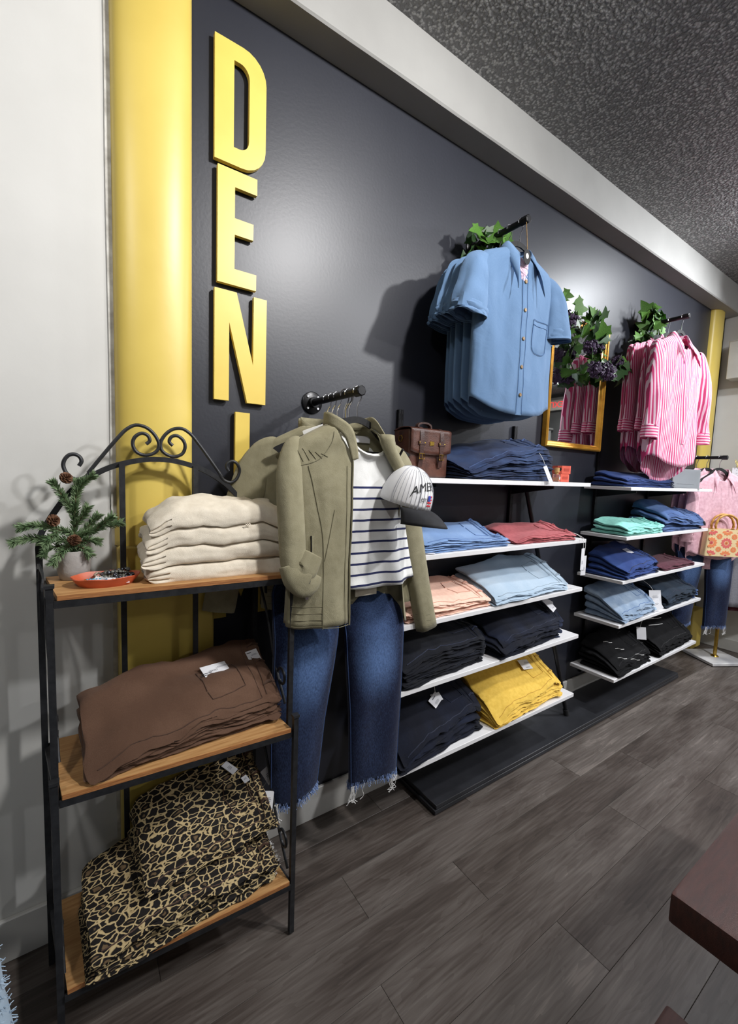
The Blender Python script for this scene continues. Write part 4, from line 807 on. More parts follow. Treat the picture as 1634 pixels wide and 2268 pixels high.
# long blue jeans
t = thing('blue_jeans', 'long dark blue jeans with faded thighs and frayed hems below the olive jacket', 'jeans', (0.762, -0.215, 0), -0.15)
def leg(keys, seed):
    keys = sorted(keys, key=lambda a: -a[0])
    def at(z):
        for a, b in zip(keys, keys[1:]):
            if z >= b[0]:
                q = (a[0] - z) / (a[0] - b[0]); return tuple(a[i] * (1 - q) + b[i] * q for i in range(4))
        return keys[-1]
    def p(th, z, off=0.0):
        _, xl, xr, d = at(z); c, s_ = cos(th), sin(th)
        f = 0.004 * sin(3 * th + z * 5 + seed) + 0.006 * ns(th * 1.5, z * 4, seed)
        return Vector(((xl + xr) / 2 + ((xr - xl) / 2 + off) * math.copysign(abs(c) ** 0.85, c), -math.copysign(abs(s_) ** 0.85, s_) * (d + f + off) * (1 - 0.45 * sst(0.85, 1.0, z)) + 0.055 * sst(0.82, 1.02, z), z + (0.012 * cos(th + 0.6) * sst(0.5, 0.28, z) + 0.008 * sin(th * 2 + seed) * sst(0.4, 0.28, z))))
    return p, keys
legs = [leg([(1.07, -0.205, 0.0, 0.045), (1.0, -0.235, 0.0, 0.05), (0.90, -0.238, -0.010, 0.046), (0.75, -0.240, -0.028, 0.040), (0.55, -0.245, -0.058, 0.036), (0.305, -0.242, -0.080, 0.034)], 1.0), leg([(1.07, 0.0, 0.205, 0.045), (1.0, 0.0, 0.236, 0.05), (0.90, 0.004, 0.240, 0.046), (0.75, 0.016, 0.242, 0.040), (0.55, 0.034, 0.242, 0.036), (0.285, 0.046, 0.236, 0.034)], 4.0)]
for p, ks in legs:
    zt, zb = ks[0][0], ks[-1][0]; mb = MB(); nz, nt = 40, 44; mb.grid(lambda u, v: p(2 * pi * u, zt + (zb - zt) * v), nt, nz, True, False)
    fd = []
    for i in range(nt):
        th = 2 * pi * i / nt
        for j in range(nz):
            z = zt + (zb - zt) * j / (nz - 1); g = max(0, sin(th)); fd.append(max(0, g ** 3.5 * math.exp(-((z - 0.74) / 0.12) ** 2) * 0.85 + 0.22 * g * g * math.exp(-((z - 0.96) / 0.12) ** 2) - 0.10 + 0.3 * math.exp(-((z - zb) / 0.02) ** 2)))
    solid(mb.build('leg', M_jeans, t, True, fd), 0.002)
    for th in (0.28, pi - 0.28):
        MB().tube([p(th, zt + (zb - zt) * k / 40, 0.0006) for k in range(1, 41)], 0.0016, 5).build('leg_seam', M_jeans_s, t)
    g = MB(); rr_ = random.Random(int(zb * 1000))
    for k in range(420):
        th = rr_.random() * 2 * pi; q = p(th, zb + 0.020 * rr_.random() - 0.004, 0.0012); d = Vector((rr_.uniform(-.006, .006), rr_.uniform(-.003, .003), -rr_.uniform(0.008, 0.022)))
        g.tube([q, q + d * 0.6 + Vector((rr_.uniform(-.003, .003), 0, 0)), q + d], 0.0009, 3, False)
    tag(g.build('frayed_hem', M_fray, t), kind='stuff')
for x, n_ in ((0.050, 9), (0.205, 7), (-0.225, 9), (0.10, 1)):
    g = MB(); rr_ = random.Random(n_ + 3); pz = 0.285 if x > 0 else 0.305
    for k in range(n_):
        q = Vector((x + rr_.uniform(-.010, .010), -0.03, pz)); g.tube(smooth_path([q, q + Vector((rr_.uniform(-.01, .01), 0, -0.025)), q + Vector((rr_.uniform(-.015, .015), 0, -0.045 - 0.015 * rr_.random())), q + Vector((rr_.uniform(-.02, .02), 0, -0.05 - 0.02 * rr_.random()))], 3), 0.0011, 4, False)
    tag(g.build('loose_threads', M_thread, t), kind='stuff')
t.location = (0.728, -0.270, 0.062); t.scale = (0.956, 0.956, 0.956)
# baseball cap
t = thing('baseball_cap', 'white pinstriped baseball cap with black brim hung on the olive jacket', 'cap', (0.885, -0.390, 1.352), 0.24)
capM = Matrix.Rotation(R(12), 4, 'X') @ Matrix.Rotation(R(6), 4, 'Y')
def cap_p(az, el, off=0.0):                         # az 0 = front (-y)
    r = (0.076, 0.088, 0.122); q = cos(el) ** 0.9; fl_ = 0.006 * max(0, cos(az)) * sin(2 * el)
    return Vector(((r[0] + off) * q * sin(az), -(r[1] + off + fl_) * q * cos(az), (r[2] + off) * sin(el) - 0.045))
def capb(mb, nm, m, sm=True): return mb.xf(capM).build(nm, m, t, sm)
capW = mat('cap_white_cotton', (240, 240, 242), 0.8, bump=0.3, bscale=500, spec=0.2)
mb = MB(); mb.grid(lambda u, v: cap_p(2 * pi * u, pi / 2 * v * 0.995), 48, 14, True, False); solid(capb(mb, 'crown', capW), 0.002)
pinM = mat('grey_pinstripe', (150, 150, 158), 0.8)
for k in range(6): 
    a = k * pi / 3 + pi / 6; capb(MB().tube([cap_p(a, pi / 2 * j / 14, 0.0006) for j in range(15)], 0.0011, 4), 'panel_seam', pinM)
for k in range(-9, 10):
    a = k * 0.165; capb(MB().tube([cap_p(a * (1 - 0.0 * j), j * 0.098, 0.0004) for j in range(13)], 0.0006, 4), 'pinstripe', pinM)
mb = MB(); mb.lathe([(0, 0.006), (0.006, 0.005), (0.009, 0.0), (0.007, -0.003)], 12, (0, 0, 0.061)); capb(mb, 'top_button', capW)
def brim(u, v):
    a = -1.15 + 2.3 * u; p = cap_p(a, 0.02, 0.001); e = 0.078 * v * (cos(a * 1.25) ** 0.55 if abs(a * 1.25) < pi / 2 else 0); return Vector((p.x * (1 + 0.10 * v), p.y - e, p.z - 0.004 - 0.030 * v * v - 0.016 * (a / 1.15) ** 2 * (0.3 + v)))
mb = MB(); mb.grid(brim, 25, 9); o = solid(capb(mb, 'brim', mat('cap_black_twill', (14, 15, 20), 0.8, (22, 23, 30), 60)), 0.003)
def on_cap(txt, size, az0, el0, arcf, m, nm, bold=0.0):
    vs, fs = text_geo(txt, size); g = MB()
    g.add([cap_p(az0 + x / 0.094 / max(0.4, cos(el0)) , el0 + (y + arcf * (0.0016 - x * x) * 10) / 0.10, 0.0022) for x, y, z in vs], fs); capb(g, nm, m, False)
on_cap('AMERICA', 0.035, 0.0, 0.56, 0.5, M_print, 'lettering'); on_cap('EST.', 0.014, -0.33, 0.26, 0, M_print, 'lettering')
flg = lambda x0, x1, z0, z1, m, off: capb(MB().grid(lambda u, v: cap_p((x0 + (x1 - x0) * u) / 0.094, 0.26 + (z0 + (z1 - z0) * v) / 0.1, off), 5, 3), 'flag_stripe', m)
redM = mat('flag_red', (196, 40, 56), 0.7); bluM = mat('flag_blue', (40, 62, 160), 0.7)
for k in range(4): flg(-0.014, 0.014, -0.0135 + 0.0078 * k, -0.0135 + 0.0078 * k + 0.004, redM, 0.0018)
flg(-0.014, 0.001, 0.000, 0.0138, bluM, 0.0026)
capb(MB().tube([(0, 0.085, -0.02), (0, 0.095, 0.03), (-0.005, 0.07, 0.085), (-0.012, 0.055, 0.12)], 0.004, 6), 'back_strap', M_blackplastic)
h = hang(0.732, -0.246, 1.650, 'wide black hanger poking out left between the front olive jackets'); h.rotation_euler.z = -0.30; h.scale = (1.22, 1, 1)
t = thing('cloth_strip', 'short white fabric strip lying over the wide black hanger between olive jackets', 'label', (0.640, -0.2185, 1.5385), -0.30)
MB().bar(smooth_path([(-0.040, 0, -0.014), (-0.015, 0, -0.004), (0.030, 0, 0.014)], 4), 0.012, 0.004, (0, 1, 0)).build('strip', M_teeplain, t, False)
MB().bar(smooth_path([(-0.040, -0.0075, -0.026), (-0.015, -0.0075, -0.016), (0.030, -0.0075, 0.002)], 4), 0.002, 0.024, (0, 1, 0)).build('front_fall', M_teeplain, t, False)
# ================================================================ small things on the rack
# potted spruce
t = thing('potted_spruce', 'small artificial spruce with pine cones in a grey concrete pot', 'plant', (0.000, -0.128, 1.0985))
MB().lathe([(0, 0.0), (0.022, 0.0), (0.031, 0.008), (0.0365, 0.028), (0.0375, 0.078), (0.034, 0.079), (0.0335, 0.068), (0, 0.066)], 30).build('pot', M_conc, t)
br_paths = [[(0, 0, 0.06), (0.002, 0.004, 0.13), (0.006, 0.006, 0.20), (0.012, 0.004, 0.255)],
            [(0.008, 0.006, 0.215), (0.022, 0.0, 0.25), (0.046, -0.006, 0.270)], [(0.004, 0.006, 0.17), (-0.014, 0.006, 0.205), (-0.040, 0.002, 0.252)],
            [(0.0, 0.004, 0.12), (-0.035, -0.008, 0.135), (-0.075, -0.014, 0.146), (-0.105, -0.016, 0.142)], [(0.0, 0.004, 0.10), (-0.04, 0.004, 0.108), (-0.09, 0.004, 0.112), (-0.122, 0.0, 0.104)],
            [(0.002, 0.004, 0.11), (0.035, -0.004, 0.125), (0.072, -0.006, 0.140), (0.105, -0.008, 0.146)], [(0.0, 0.0, 0.10), (0.03, 0.006, 0.135), (0.055, 0.010, 0.165)], [(0.0, 0.0, 0.09), (0.03, -0.012, 0.105), (0.055, -0.018, 0.100)],
            [(0, -0.004, 0.09), (-0.02, -0.03, 0.085), (-0.042, -0.045, 0.055)], [(0, 0, 0.09), (0.022, -0.03, 0.085), (0.034, -0.038, 0.070)], [(0, 0.01, 0.09), (-0.05, 0.01, 0.085), (-0.062, 0.004, 0.07)], [(0.004, 0.0, 0.14), (0.02, -0.012, 0.165), (0.032, -0.018, 0.19)],
            [(0.05, -0.006, 0.13), (0.07, -0.02, 0.150), (0.085, -0.024, 0.165)], [(-0.03, -0.006, 0.13), (-0.045, -0.02, 0.115), (-0.06, -0.028, 0.10)]]
rnd = random.Random(8)
for bi, bp in enumerate(br_paths):
    P = smooth_path(bp, 12); o = MB().tube(P, [0.0028 * (1 - 0.6 * k / len(P)) for k in range(len(P))], 6).build('branch', M_twig, t); g = MB()
    ln = sum((P[k + 1] - P[k]).length for k in range(len(P) - 1)); cnt = int(ln * 3600)
    for k in range(cnt):
        f = rnd.random() ** 0.9 * (len(P) - 1.001); i = int(f); q = P[i].lerp(P[i + 1], f - i); T = (P[i + 1] - P[i]).normalized()
        a = Vector((rnd.gauss(0, 1), rnd.gauss(0, 1), rnd.gauss(0, 1))); a = (a - T * a.dot(T)).normalized(); d = (T * rnd.uniform(0.5, 1.0) + a * 0.8).normalized() * rnd.uniform(0.013, 0.021)
        s_ = d.cross(T).normalized() * 0.0011; n_ = d.cross(s_).normalized() * 0.0011
        g.add([q + s_, q - s_ * .5 + n_, q - s_ * .5 - n_, q + d * 0.6 + s_ * .9, q + d * 0.6 - s_ * .45 + n_ * .9, q + d * 0.6 - s_ * .45 - n_ * .9, q + d], [(0, 1, 4, 3), (1, 2, 5, 4), (2, 0, 3, 5), (3, 4, 6), (4, 5, 6), (5, 3, 6)])
    tag(g.build('needles', M_needle, o, False), kind='stuff')
for c, e in (((0.002, -0.032, 0.108), 0.4), ((-0.040, -0.02, 0.158), 1.2), ((-0.012, 0.0, 0.262), 0.9)):
    g = MB()
    for k in range(46):
        f = k / 46; a = k * 2.4; rad = 0.0155 * sin(pi * (0.12 + 0.85 * f)) ; h = 0.026 * (f - 0.5); d = Vector((cos(a), sin(a), 0)); w_ = Vector((-sin(a), cos(a), 0)) * 0.0042
        b0 = d * rad * 0.35 + Vector((0, 0, h - 0.003)); b1 = d * rad + Vector((0, 0, h + 0.002)); u_ = Vector((0, 0, 0.0012))
        g.add([b0 + w_ * .5, b0 - w_ * .5, b1 - w_, b1 + w_, b0 + w_ * .5 + u_, b0 - w_ * .5 + u_, b1 - w_ + u_, b1 + w_ + u_], [(3, 2, 1, 0), (4, 5, 6, 7), (0, 1, 5, 4), (1, 2, 6, 5), (2, 3, 7, 6), (3, 0, 4, 7)])
    g.xf(Matrix.Translation(c) @ Matrix.Rotation(e, 4, 'X') @ Matrix.Rotation(e * .6, 4, 'Y')); g.build('pine_cone', M_cone, t, False)
# terracotta dish with jewellery
DX, DY, DZ = 0.066, -0.222, 1.0985
t = thing('trinket_dish', 'oval terracotta dish on the upper rack shelf beside the potted spruce', 'dish', (DX, DY, DZ), -0.06)
mb = MB(); pr = [(0.0, 0.0), (0.052, 0.0), (0.056, 0.002), (0.066, 0.014), (0.075, 0.026), (0.0735, 0.0275), (0.064, 0.016), (0.053, 0.0045), (0.0, 0.004)]
mb.grid(lambda u, v: (lambda r, z, a: (r * cos(a) * (1 + 0.02 * sin(5 * a) * (r > .06)), r * sin(a) * 0.72 * (1 + 0.02 * sin(5 * a) * (r > .06)), z + 0.0012 * sin(6 * a + 1) * (z > .015)))(pr[round(v * 8)][0], pr[round(v * 8)][1], 2 * pi * u), 48, 9, True, False); mb.build('dish', M_terra, t)
def beads(name, label, cat, c, rx, ry, n, r, mats, hz=0.0, turns=1, seed=1, chain=False):
    t = thing(name, label, cat, c); rnd = random.Random(seed); bs = [MB() for _ in mats]; N_ = n * turns
    for k in range(N_):
        a = 2 * pi * k / n; q = Vector((rx * cos(a) * rnd.uniform(.9, 1.05), ry * sin(a) * rnd.uniform(.9, 1.05), hz * (0.5 + 0.5 * sin(a * 1.5 + 1)) + r + (k // n) * r * 1.15)); i = 0 if rnd.random() < 0.78 else rnd.randrange(len(mats))
        s_ = r * rnd.uniform(.85, 1.1); bs[i].lathe([(0.001 * s_ / r, -s_), (s_ * .7, -s_ * .7), (s_, 0), (s_ * .7, s_ * .7), (0.001 * s_ / r, s_)], 8, q)
    for i, b_ in enumerate(bs):
        if b_.v: tag(b_.build('bead_string', mats[i], t), kind='stuff')
    return t
M_turq = mat('turquoise_bead', (60, 178, 214), 0.3, (40, 130, 170), 150); M_stone = mat('grey_green_bead', (112, 112, 100), 0.35, (70, 70, 66), 200); M_dkb = mat('gunmetal_bead', (70, 72, 80), 0.25, (40, 42, 48), 200, metal=0.5); M_tan = mat('tan_bead', (170, 150, 130), 0.4, (120, 100, 84), 200)
beads('bead_bracelet', 'turquoise bead bracelet at the front of the terracotta dish', 'bracelet', (DX - 0.024, DY - 0.012, DZ + 0.0055), 0.026, 0.016, 22, 0.0040, [M_turq, M_brass, M_turq], 0.003, 2, 3)
beads('bead_bracelet', 'grey green stone bracelet piled at the back of the terracotta dish', 'bracelet', (DX + 0.022, DY + 0.016, DZ + 0.0075), 0.028, 0.018, 20, 0.0048, [M_stone, M_dkb, M_stone], 0.010, 3, 5)
beads('bead_bracelet', 'gunmetal bracelet at the right of the terracotta dish', 'bracelet', (DX + 0.038, DY - 0.006, DZ + 0.010), 0.020, 0.018, 18, 0.0042, [M_dkb, M_stone], 0.010, 2, 7)
beads('bead_bracelet', 'tan bead bracelet at the back left of the terracotta dish', 'bracelet', (DX - 0.002, DY + 0.024, DZ + 0.0080), 0.022, 0.014, 18, 0.0036, [M_tan, M_tan], 0.010, 2, 9)
def euler(x, y, z): return (Matrix.Rotation(z, 3, 'Z') @ Matrix.Rotation(y, 3, 'Y') @ Matrix.Rotation(x, 3, 'X'))
card('white jewellery card under the grey green bracelet in the dish', (DX - 0.006, DY - 0.004, DZ + 0.016), euler(0.35, 0.05, -0.5), 0.045, 0.026, [('#3', 0.002, 0, 0.006, 0, M_greyp)], None, 'white jewellery cards')
card('white jewellery card with a gold chain at the dish front right', (DX + 0.024, DY - 0.026, DZ + 0.0155), euler(0.5, 0.0, -0.12), 0.048, 0.022, [], None, 'white jewellery cards')
t = thing('chain_earring', 'short gold chain lying on the front white jewellery card', 'jewellery', (DX + 0.024, DY - 0.033, DZ + 0.0185))
for k in range(7):
    a = k * 0.9; MB().tube([Vector((-0.012 + 0.0042 * k + 0.003 * cos(b_), 0.002 * sin(k) + 0.0022 * sin(b_) * (k % 2), 0.0022 * sin(b_) * (1 - k % 2) + 0.0022)) for b_ in [i * pi / 5 for i in range(10)]], 0.0007, 5, False, True).build('link', M_brass, t)

# ================================================================ tags on the piles
def tag_on(a, u, v, w, h, rot, lab, lines=(), lift=0.004, tilt=0.0, string=None, grp='price tags on the folded clothes'):
    p, Q = frame_on(a, u, v); Q = Q @ Matrix.Rotation(rot, 3, 'Z') @ Matrix.Rotation(tilt, 3, 'X'); p = p + Q.col[2] * (lift + abs(math.sin(tilt)) * h / 2)
    st = None
    if string: st = [p + Q @ Vector((string[0] * w / 2, string[1] * h / 2, 0.001)), p + Q @ Vector((string[2], string[3], 0.012)), put(a, u + string[4], v + string[5], 0.004)]
    return card(lab, p, Q, w, h, lines, st, grp)
tag_on(br[-1], 0.38, 0.28, 0.078, 0.042, 0.16, 'large white brand tag on the brown trousers back pocket', [('VERVET', 0.0085, -0.008, -0.004, pi / 2 * 0 - 1.2 * 0, M_print), ('#2', 0.002, 0.024, 0.006, 0, M_greyp), ('#2', 0.004, -0.030, -0.008, 0, M_print)], 0.005)
tag_on(br[-1], 0.90, 0.45, 0.038, 0.044, 0.08, 'smaller white size tag on the brown trousers waistband', [('#2', 0.002, 0.004, 0.006, 0, M_greyp), ('#1', 0.004, -0.010, 0.014, 0, M_print)], 0.006)
tag_on(lp2[-1], 0.55, 0.55, 0.022, 0.050, 0.35, 'narrow white tag on the upper leopard jeans', [('#3', 0.003, 0, 0.004, 0, M_greyp)], 0.006)
tag_on(lp2[-1], 0.72, 0.05, 0.020, 0.022, 0.25, 'tiny white label near the waist of the upper leopard jeans', [('#2', 0.002, 0, 0.003, 0, M_greyp)], 0.006)
for k, (dx_, dz_, rr_, lb) in enumerate(((0.20, 0.052, 0.5, 'tallest white tag sticking out behind the leopard jeans'), (0.215, 0.026, 0.2, 'white tag fanned below the tallest one behind the leopard jeans'), (0.185, 0.000, -0.1, 'lowest white tag at the waist of the leopard jeans'))):
    p = lp2[-1][0].location + Vector((dx_, 0.01 - 0.02 * k, 0.055 + dz_)); card(lb, p, euler(1.15, 0.0, -0.35 + rr_ * 0.4) @ Matrix.Rotation(rr_, 3, 'Z'), 0.030, 0.050, [('#3', 0.003, 0, 0.006, 0, M_greyp)], [p + Vector((-0.005, 0, -0.02)), p + Vector((-0.02, 0, -0.035)), lp2[-1][0].location + Vector((0.15, 0, 0.06))], 'price tags on the folded clothes')
tag_on(s5a[-1], 0.10, -0.22, 0.070, 0.042, 0.35, 'white tag tied to the dark indigo jeans on the nearer bottom shelf', [('#1', 0.008, 0, 0.010, 0, M_greyp), ('#3', 0.0022, 0, -0.006, 0, M_greyp)], 0.006, 0.1, (0.7, 0.6, 0.05, 0.04, 0.24, 0.42))
tag_on(s5a[-1], 0.18, -0.16, 0.052, 0.036, -0.1, 'second white tag under the tied one on the dark indigo jeans', [('#4', 0.0024, 0, 0.008, 0, M_greyp)], 0.004, 0.1)
tag_on(s5a[-1], 0.55, 0.72, 0.030, 0.040, 0.6, 'small white waist tag behind the dark indigo jeans', [('#3', 0.003, 0, 0.006, 0, M_greyp)], 0.010, 0.6)
tag_on(s5b[-1], 0.40, -0.05, 0.075, 0.055, -0.12, 'white brand tag on the mustard yellow trousers', [('VERVET', 0.010, 0.005, -0.018, 0, M_print), ('#2', 0.003, 0.018, 0.012, 0, M_greyp)], 0.005)
tag_on(s5b[-1], 0.82, 0.62, 0.100, 0.022, -0.5, 'white waistband strip tag on the mustard yellow trousers', [('#1', 0.002, 0, 0, 0, M_greyp)], 0.007)
tag_on(s4a[-1], 0.35, 0.35, 0.062, 0.044, 0.30, 'white tag tied to the near black jeans', [('#4', 0.0026, 0.002, 0.010, 0, M_greyp)], 0.006, 0.15, (-0.8, 0.3, -0.05, 0.01, -0.22, 0.05))
tag_on(s4a[-1], 0.42, 0.30, 0.050, 0.036, -0.10, 'second white tag under the one on the near black jeans', [('#3', 0.0026, 0.002, 0.008, 0, M_greyp)], 0.004, 0.15)
p = put(s4b[-1], 0.72, -0.55, 0.040); card('long white tag on a cord hanging from the deep indigo jeans', p, euler(0.75, 0.0, 0.1) @ Matrix.Rotation(0.25, 3, 'Z'), 0.052, 0.098, [('#1', 0.003, 0.005, -0.035, 0, M_greyp)], [p + Vector((-0.012, 0.028, 0.034)), p + Vector((-0.06, 0.05, 0.055)), put(s4b[-1], 0.30, 0.25, 0.006)], 'price tags on the folded clothes')
p = put(s4b[-1], 0.82, -0.42, 0.036); card('lavender white tag crossed behind the long one on deep indigo jeans', p, euler(0.8, 0.0, 0.1) @ Matrix.Rotation(0.85, 3, 'Z'), 0.045, 0.080, [('#4', 0.003, 0, 0.02, 0, M_greyp)], None, 'price tags on the folded clothes')
p = Vector((2.095, -0.262, 1.0)); 
card('long white tag hanging below the second shelf from the dusty red trousers', (2.105, -0.305, 1.010), euler(pi / 2, 0, 0.12), 0.036, 0.110, [('#4', 0.003, 0, -0.01, 0, M_greyp)], [(2.105, -0.305, 1.062), (2.10, -0.306, 1.10), (2.085, -0.285, 1.130), put(s2b[-1], 0.93, -0.6, 0.003)], 'price tags on the folded clothes')
card('second white tag hanging lower beside the long one under the second shelf', (2.125, -0.302, 0.975), euler(pi / 2, 0, -0.1), 0.038, 0.100, [('#4', 0.003, 0, -0.01, 0, M_greyp)], [(2.125, -0.302, 1.022), (2.118, -0.306, 1.10), (2.09, -0.28, 1.132), put(s2b[-1], 0.93, -0.5, 0.003)], 'price tags on the folded clothes')
card('white paper slip under the light blue jeans at the shelf front', (1.085, -0.262, T1[1] + 0.0022), euler(0, 0, -0.3), 0.07, 0.045, [('#3', 0.003, 0, 0.012, 0, M_greyp)])
p = put(sA[-1], 0.80, -0.85, -0.06); card('white tag hanging from the mid blue jeans at the top shelf edge', Vector((1.775, -0.296, 1.425)), euler(1.25, 0, 0.0) @ Matrix.Rotation(0.25, 3, 'Z'), 0.030, 0.078, [('#1', 0.003, 0, -0.02, 0, M_greyp)], [(1.764, -0.290, 1.458), (1.755, -0.28, 1.49), (1.75, -0.262, 1.52)], 'price tags on the folded clothes')
tag_on(q3a[-1], 0.25, 0.05, 0.085, 0.050, 0.1, 'white tag lying on the royal blue jeans', [('#3', 0.003, 0, 0.01, 0, M_greyp)], 0.005, 0, None)
tag_on(q3a[-1], 0.55, 0.65, 0.080, 0.030, -0.1, 'white strip tag on the waist of the royal blue jeans', [('#1', 0.003, 0, 0, 0, M_greyp)], 0.006)
card('tall white tag standing between the acid washed and dark teal jeans', (3.17, -0.235, T2[3] + 0.062), euler(1.35, 0, -0.5), 0.085, 0.115, [('#3', 0.004, 0, 0.02, 0, M_greyp)], [(3.16, -0.22, T2[3] + 0.118), (3.15, -0.20, T2[3] + 0.15), (3.12, -0.15, T2[3] + 0.19)], 'price tags on the folded clothes')
card('small white tag leaning in front of the tall one by the dark teal jeans', (3.10, -0.272, T2[3] + 0.040), euler(1.2, 0, -0.6) @ Matrix.Rotation(0.4, 3, 'Z'), 0.07, 0.065, [('#2', 0.004, 0, 0.01, 0, M_greyp)], None, 'price tags on the folded clothes')
card('grey tag hanging over the right black jeans pile', (3.10, -0.20, T2[4] + 0.155), euler(1.3, 0, -0.7), 0.06, 0.08, [], [(3.10, -0.19, T2[4] + 0.195), (3.14, -0.18, T2[4] + 0.225), (3.22, -0.15, T2[4] + 0.20)], 'price tags on the folded clothes')
for nm_, st_, pts in (('left', q5a, [(-0.75, -0.7), (-0.45, -0.3), (0.15, -0.9), (-0.6, 0.2), (-0.3, -0.95)]), ('right', q5b, [(-0.6, 0.0), (-0.4, 0.25), (-0.7, 0.4)])):
    for k, (u_, v_) in enumerate(pts):
        t = thing('tag_cord', f'white tag cord on the {"nearer" if nm_ == "left" else "farther"} black jeans pile, ' + (['at its left end', 'near its middle', 'at its front edge toward the right', 'toward its back', 'at its front left corner'] if nm_ == 'left' else ['near its left end', 'closest to its middle', 'farthest back'])[k], 'cord', put(st_[-1], u_, v_, 0.002), 0, f'white cords on the {nm_} black jeans')
        MB().tube(smooth_path([(0, 0, 0), (0.018, -0.012, 0.003 + 0.0), (0.012 + 0.05 * (nm_ == 'right'), -0.03, 0.004), (0.035 + 0.09 * (nm_ == 'right'), -0.036, 0.002)], 5), 0.0018, 5).build('cord', M_thread, t)

# ================================================================ on the top shelves
# leather satchel
t = thing('leather_satchel', 'brown leather satchel with two buckled straps on the top shelf', 'bag', (1.140, -0.150, T1[0] + 0.0005), 0.02)
W_, D_, H_ = 0.205, 0.095, 0.180
MB().bbox((0, 0, H_ / 2), (W_, D_, H_), 0.010, None, 3).build('body', M_leather, t)
mb = MB(); prof = [(0.045, H_ * 0.97), (0.0, H_ + 0.006), (-D_ / 2 - 0.004, H_ + 0.002), (-D_ / 2 - 0.009, H_ - 0.02), (-D_ / 2 - 0.009, H_ * 0.48)]
PF = smooth_path([(0, a, b_) for a, b_ in prof], 4)
mb.grid(lambda u, v: (lambda p, x: Vector((x, p.y, p.z + (0.012 * abs(2 * u - 1) ** 3 if v > 0.9 else 0))))(PF[round(v * (len(PF) - 1))], (u - 0.5) * (W_ + 0.004)), 14, len(PF)); solid(mb.build('flap', M_leather, t), 0.003)
for s_ in (-1, 1):
    x = s_ * 0.052
    MB().bar(smooth_path([(x, 0.03, H_ + 0.006), (x, -0.02, H_ + 0.010), (x, -D_ / 2 - 0.006, H_ + 0.004), (x, -D_ / 2 - 0.014, H_ * 0.85), (x, -D_ / 2 - 0.013, H_ * 0.5), (x, -D_ / 2 - 0.006, H_ * 0.22)], 5), 0.020, 0.003, (1, 0, 0)).build('strap', M_leather2, t, False)
    g = MB(); zc = H_ * 0.44
    g.tube([(x - 0.012, -D_ / 2 - 0.016, zc - 0.010), (x + 0.012, -D_ / 2 - 0.016, zc - 0.010), (x + 0.012, -D_ / 2 - 0.016, zc + 0.010), (x - 0.012, -D_ / 2 - 0.016, zc + 0.010)], 0.0018, 6, False, True); g.tube([(x, -D_ / 2 - 0.018, zc - 0.010), (x, -D_ / 2 - 0.018, zc + 0.008)], 0.0014, 6); g.build('buckle', M_brass, t)
    MB().bbox((x, -D_ / 2 - 0.016, H_ * 0.72), (0.034, 0.004, 0.016), 0.0018).build('strap_keeper', M_leather2, t)
    for q in (-0.013, 0.013): MB().lathe([(0, 0.002), (0.002, 0.001), (0.003, 0)], 8).xf(Matrix.Translation((x + q, -D_ / 2 - 0.018, H_ * 0.72)) @ Matrix.Rotation(pi / 2, 4, 'X')).build('rivet', M_brass, t)
MB().bbox((0, -D_ / 2 - 0.013, H_ * 0.72), (0.022, 0.006, 0.016), 0.0015).build('lock_plate', M_brass, t)
MB().bar(smooth_path([(-0.035, -0.01, H_ + 0.004), (-0.030, -0.01, H_ + 0.024), (0, -0.01, H_ + 0.031), (0.030, -0.01, H_ + 0.024), (0.035, -0.01, H_ + 0.004)], 5), 0.016, 0.007, (0, 1, 0)).build('handle', M_leather2, t)
mb = MB(); mb.tube([(-W_ / 2 - 0.004, 0.010 * cos(a), H_ * 0.80 + 0.012 * sin(a)) for a in [i * pi / 8 for i in range(16)]], 0.0016, 6, False, True); mb.build('side_ring', M_brass, t)
MB().bbox((-W_ / 2 - 0.001, 0, H_ * 0.88), (0.004, 0.022, 0.03), 0.001).build('ring_tab', M_leather2, t)
# two corked perfume bottles, two coral boxes
M_glass = mat('clear_glass', (240, 244, 246), 0.03); M_glass.node_tree.nodes['Principled BSDF'].inputs['Transmission Weight'].default_value = 0.9
M_amber = mat('amber_liquid', (214, 124, 52), 0.1); M_cork = mat('cork', (206, 164, 104), 0.8, (180, 136, 84), 120)
for x, y, hgt, lb in ((1.935, -0.175, 0.030, 'clear glass vial with wooden stopper nearest the mid blue jeans'), (1.972, -0.215, 0.036, 'clear glass vial with wooden stopper nearest the coral boxes')):
    t = thing('perfume_vial', lb, 'bottle', (x, y, T1[0] + 0.0005), 0.4, 'small glass vials on the top shelf')
    MB().bbox((0, 0, hgt / 2), (0.030, 0.030, hgt), 0.002).build('bottle', M_glass, t, False); MB().bbox((0, 0, hgt * 0.32), (0.024, 0.024, hgt * 0.5), 0.002).build('liquid', M_amber, t, False)
    MB().lathe([(0, hgt), (0.008, hgt), (0.008, hgt + 0.010), (0.012, hgt + 0.010), (0.012, hgt + 0.032), (0, hgt + 0.033)], 14).build('stopper', M_cork, t)
    MB().bbox((0, -0.0155, hgt * 0.5), (0.02, 0.001, hgt * 0.4), 0.0003).build('label', M_paper, t, False)
